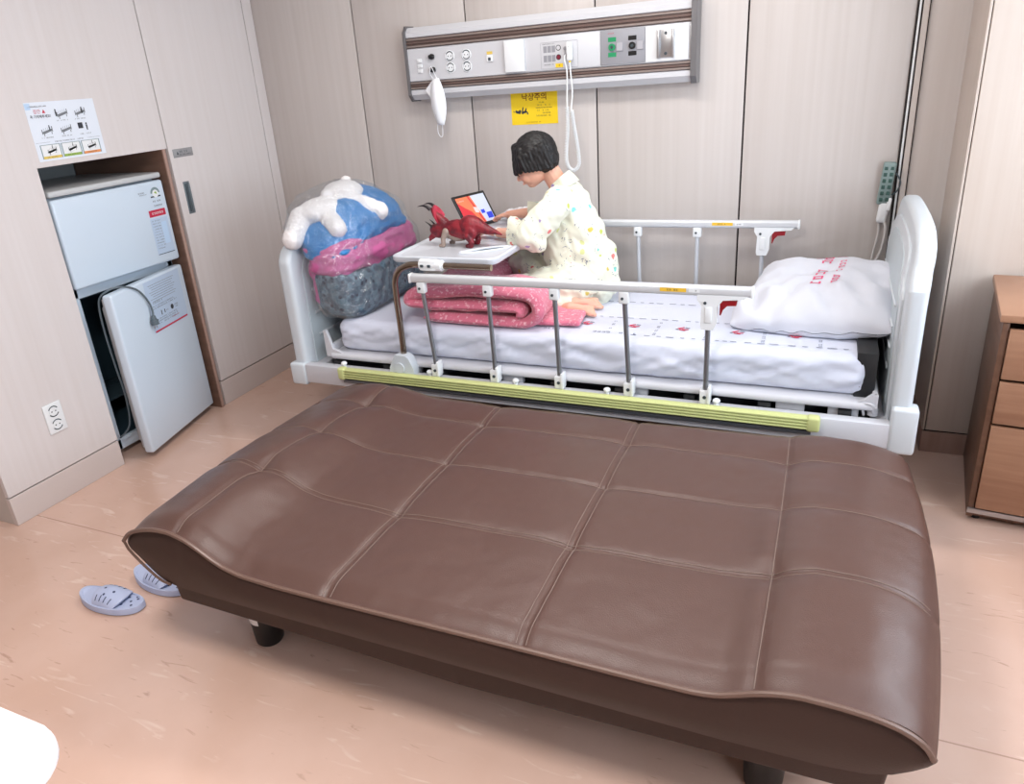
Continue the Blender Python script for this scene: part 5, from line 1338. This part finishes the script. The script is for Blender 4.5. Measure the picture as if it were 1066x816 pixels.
# corner of a low white table in the lower left
wt=thing('low_table','corner of a low white rounded table at the lower left edge','table',(-1.65,.30,0))
hz=.45
b=MB(); 
P_=[]
for cx,cy,a in((-1.235,-.05,-PI/2),(-1.235,.46,0),(-1.95,.46,PI/2),(-1.95,-.05,PI)):
    for i in range(9): P_.append((cx+.10*math.cos(a+PI/2*i/8),cy+.10*math.sin(a+PI/2*i/8)))
R9=Euler((0,0,math.radians(-1))).to_matrix()
bm=bmesh.new(); lo=[bm.verts.new((x,y,hz-.024)) for x,y in P_]; hi=[bm.verts.new((x,y,hz)) for x,y in P_]; n=len(P_)
bm.faces.new(lo[::-1]);bm.faces.new(hi)
for i in range(n): bm.faces.new((lo[i],lo[(i+1)%n],hi[(i+1)%n],hi[i]))
bmesh.ops.bevel(bm,geom=[e for e in bm.edges if abs(e.verts[0].co.z-e.verts[1].co.z)<1e-6],offset=.005,segments=2,profile=.5,affect='EDGES'); b.bm(bm)
b.build('table_top',mat('low_table_white',(246,244,246),.4),wt)
for x in(-1.95,-1.25):
    for y in(-.03,.44):
        b=MB(); b.cyl((x,y,0),(x,y,hz-.023),.014,0,14,.018); b.build('leg',M_white,wt)

# ================================================================== LIGHT, CAMERA
M_diff=mat('lamp_diffuser',(255,250,244),.6,emit=(255,247,238),es=2.0)
def ceiling_lamp(x,y,sx,sy,power,lab,col=(1,.96,.92)):
    t_=thing('ceiling_light',lab,'ceiling light',(x,y,H))
    b=MB()
    for cx,cy,w_,h_ in((0,-sy/2,sx+.04,.02),(0,sy/2,sx+.04,.02),(-sx/2,0,.02,sy+.04),(sx/2,0,.02,sy+.04)): b.box((x+cx,y+cy,H-.012),(w_,h_,.022),0,None,.002)
    b.build('frame',M_white,t_)
    b=MB(); b.box((x,y,H-.006),(sx-.02,sy-.02,.008),0,None,.001); b.build('diffuser',M_diff,t_)
    li=bpy.data.lights.new('lamp','AREA'); li.shape='RECTANGLE'; li.size=sx-.03; li.size_y=sy-.03; li.energy=power; li.color=col
    lo=bpy.data.objects.new('lamp_glow',li); COL.objects.link(lo); lo.parent=t_; lo.location=(0,0,-.024)
ceiling_lamp(-.85,.45,.45,.45,34,'square flush ceiling light near the middle of the room')
ceiling_lamp(-.85,2.35,1.2,.3,18,'long flush ceiling light added above the bed as a weaker second source')  # unseen weaker lamp added over the bed; no reflection shows one there
wd=bpy.data.worlds.new('World'); scene.world=wd; wd.use_nodes=True
bg=wd.node_tree.nodes['Background']; bg.inputs[0].default_value=(.80,.90,1.0,1); bg.inputs[1].default_value=7.5
pl_=bpy.data.lights.new('window_portal','AREA'); pl_.shape='RECTANGLE'; pl_.size=wy1-wy0; pl_.size_y=wz1-wz0; pl_.cycles.is_portal=True
po_=bpy.data.objects.new('window_portal',pl_); COL.objects.link(po_); po_.location=(X1+.13,(wy0+wy1)/2,(wz0+wz1)/2); po_.rotation_euler=(0,math.radians(90),0)
# area light local -Z must face -x (into the room); local x spans z, local y spans y
pl_.size=wz1-wz0; pl_.size_y=wy1-wy0
cam=bpy.data.cameras.new('camera'); co=bpy.data.objects.new('camera',cam); COL.objects.link(co)
cam.sensor_width=36; cam.sensor_fit='HORIZONTAL'; cam.lens=763.469*36/1066; cam.shift_x=20./1066; cam.shift_y=-24./1066; cam.clip_start=.05
MR=Matrix(((0.91369575,0.39958492,-0.07410777),(0.08684602,-0.37011978,-0.92491574),(-0.39701113,0.83865562,-0.37287923)))
m3=Matrix((MR[0],-MR[1],-MR[2])).transposed()
co.matrix_world=Matrix.Translation((0,0,1.5))@m3.to_4x4()
scene.camera=co
vs_=scene.view_settings; scene.display_settings.display_device='sRGB'; vs_.view_transform='Standard'; vs_.look='None'; vs_.gamma=1; vs_.exposure=-0.08; vs_.use_curve_mapping=False
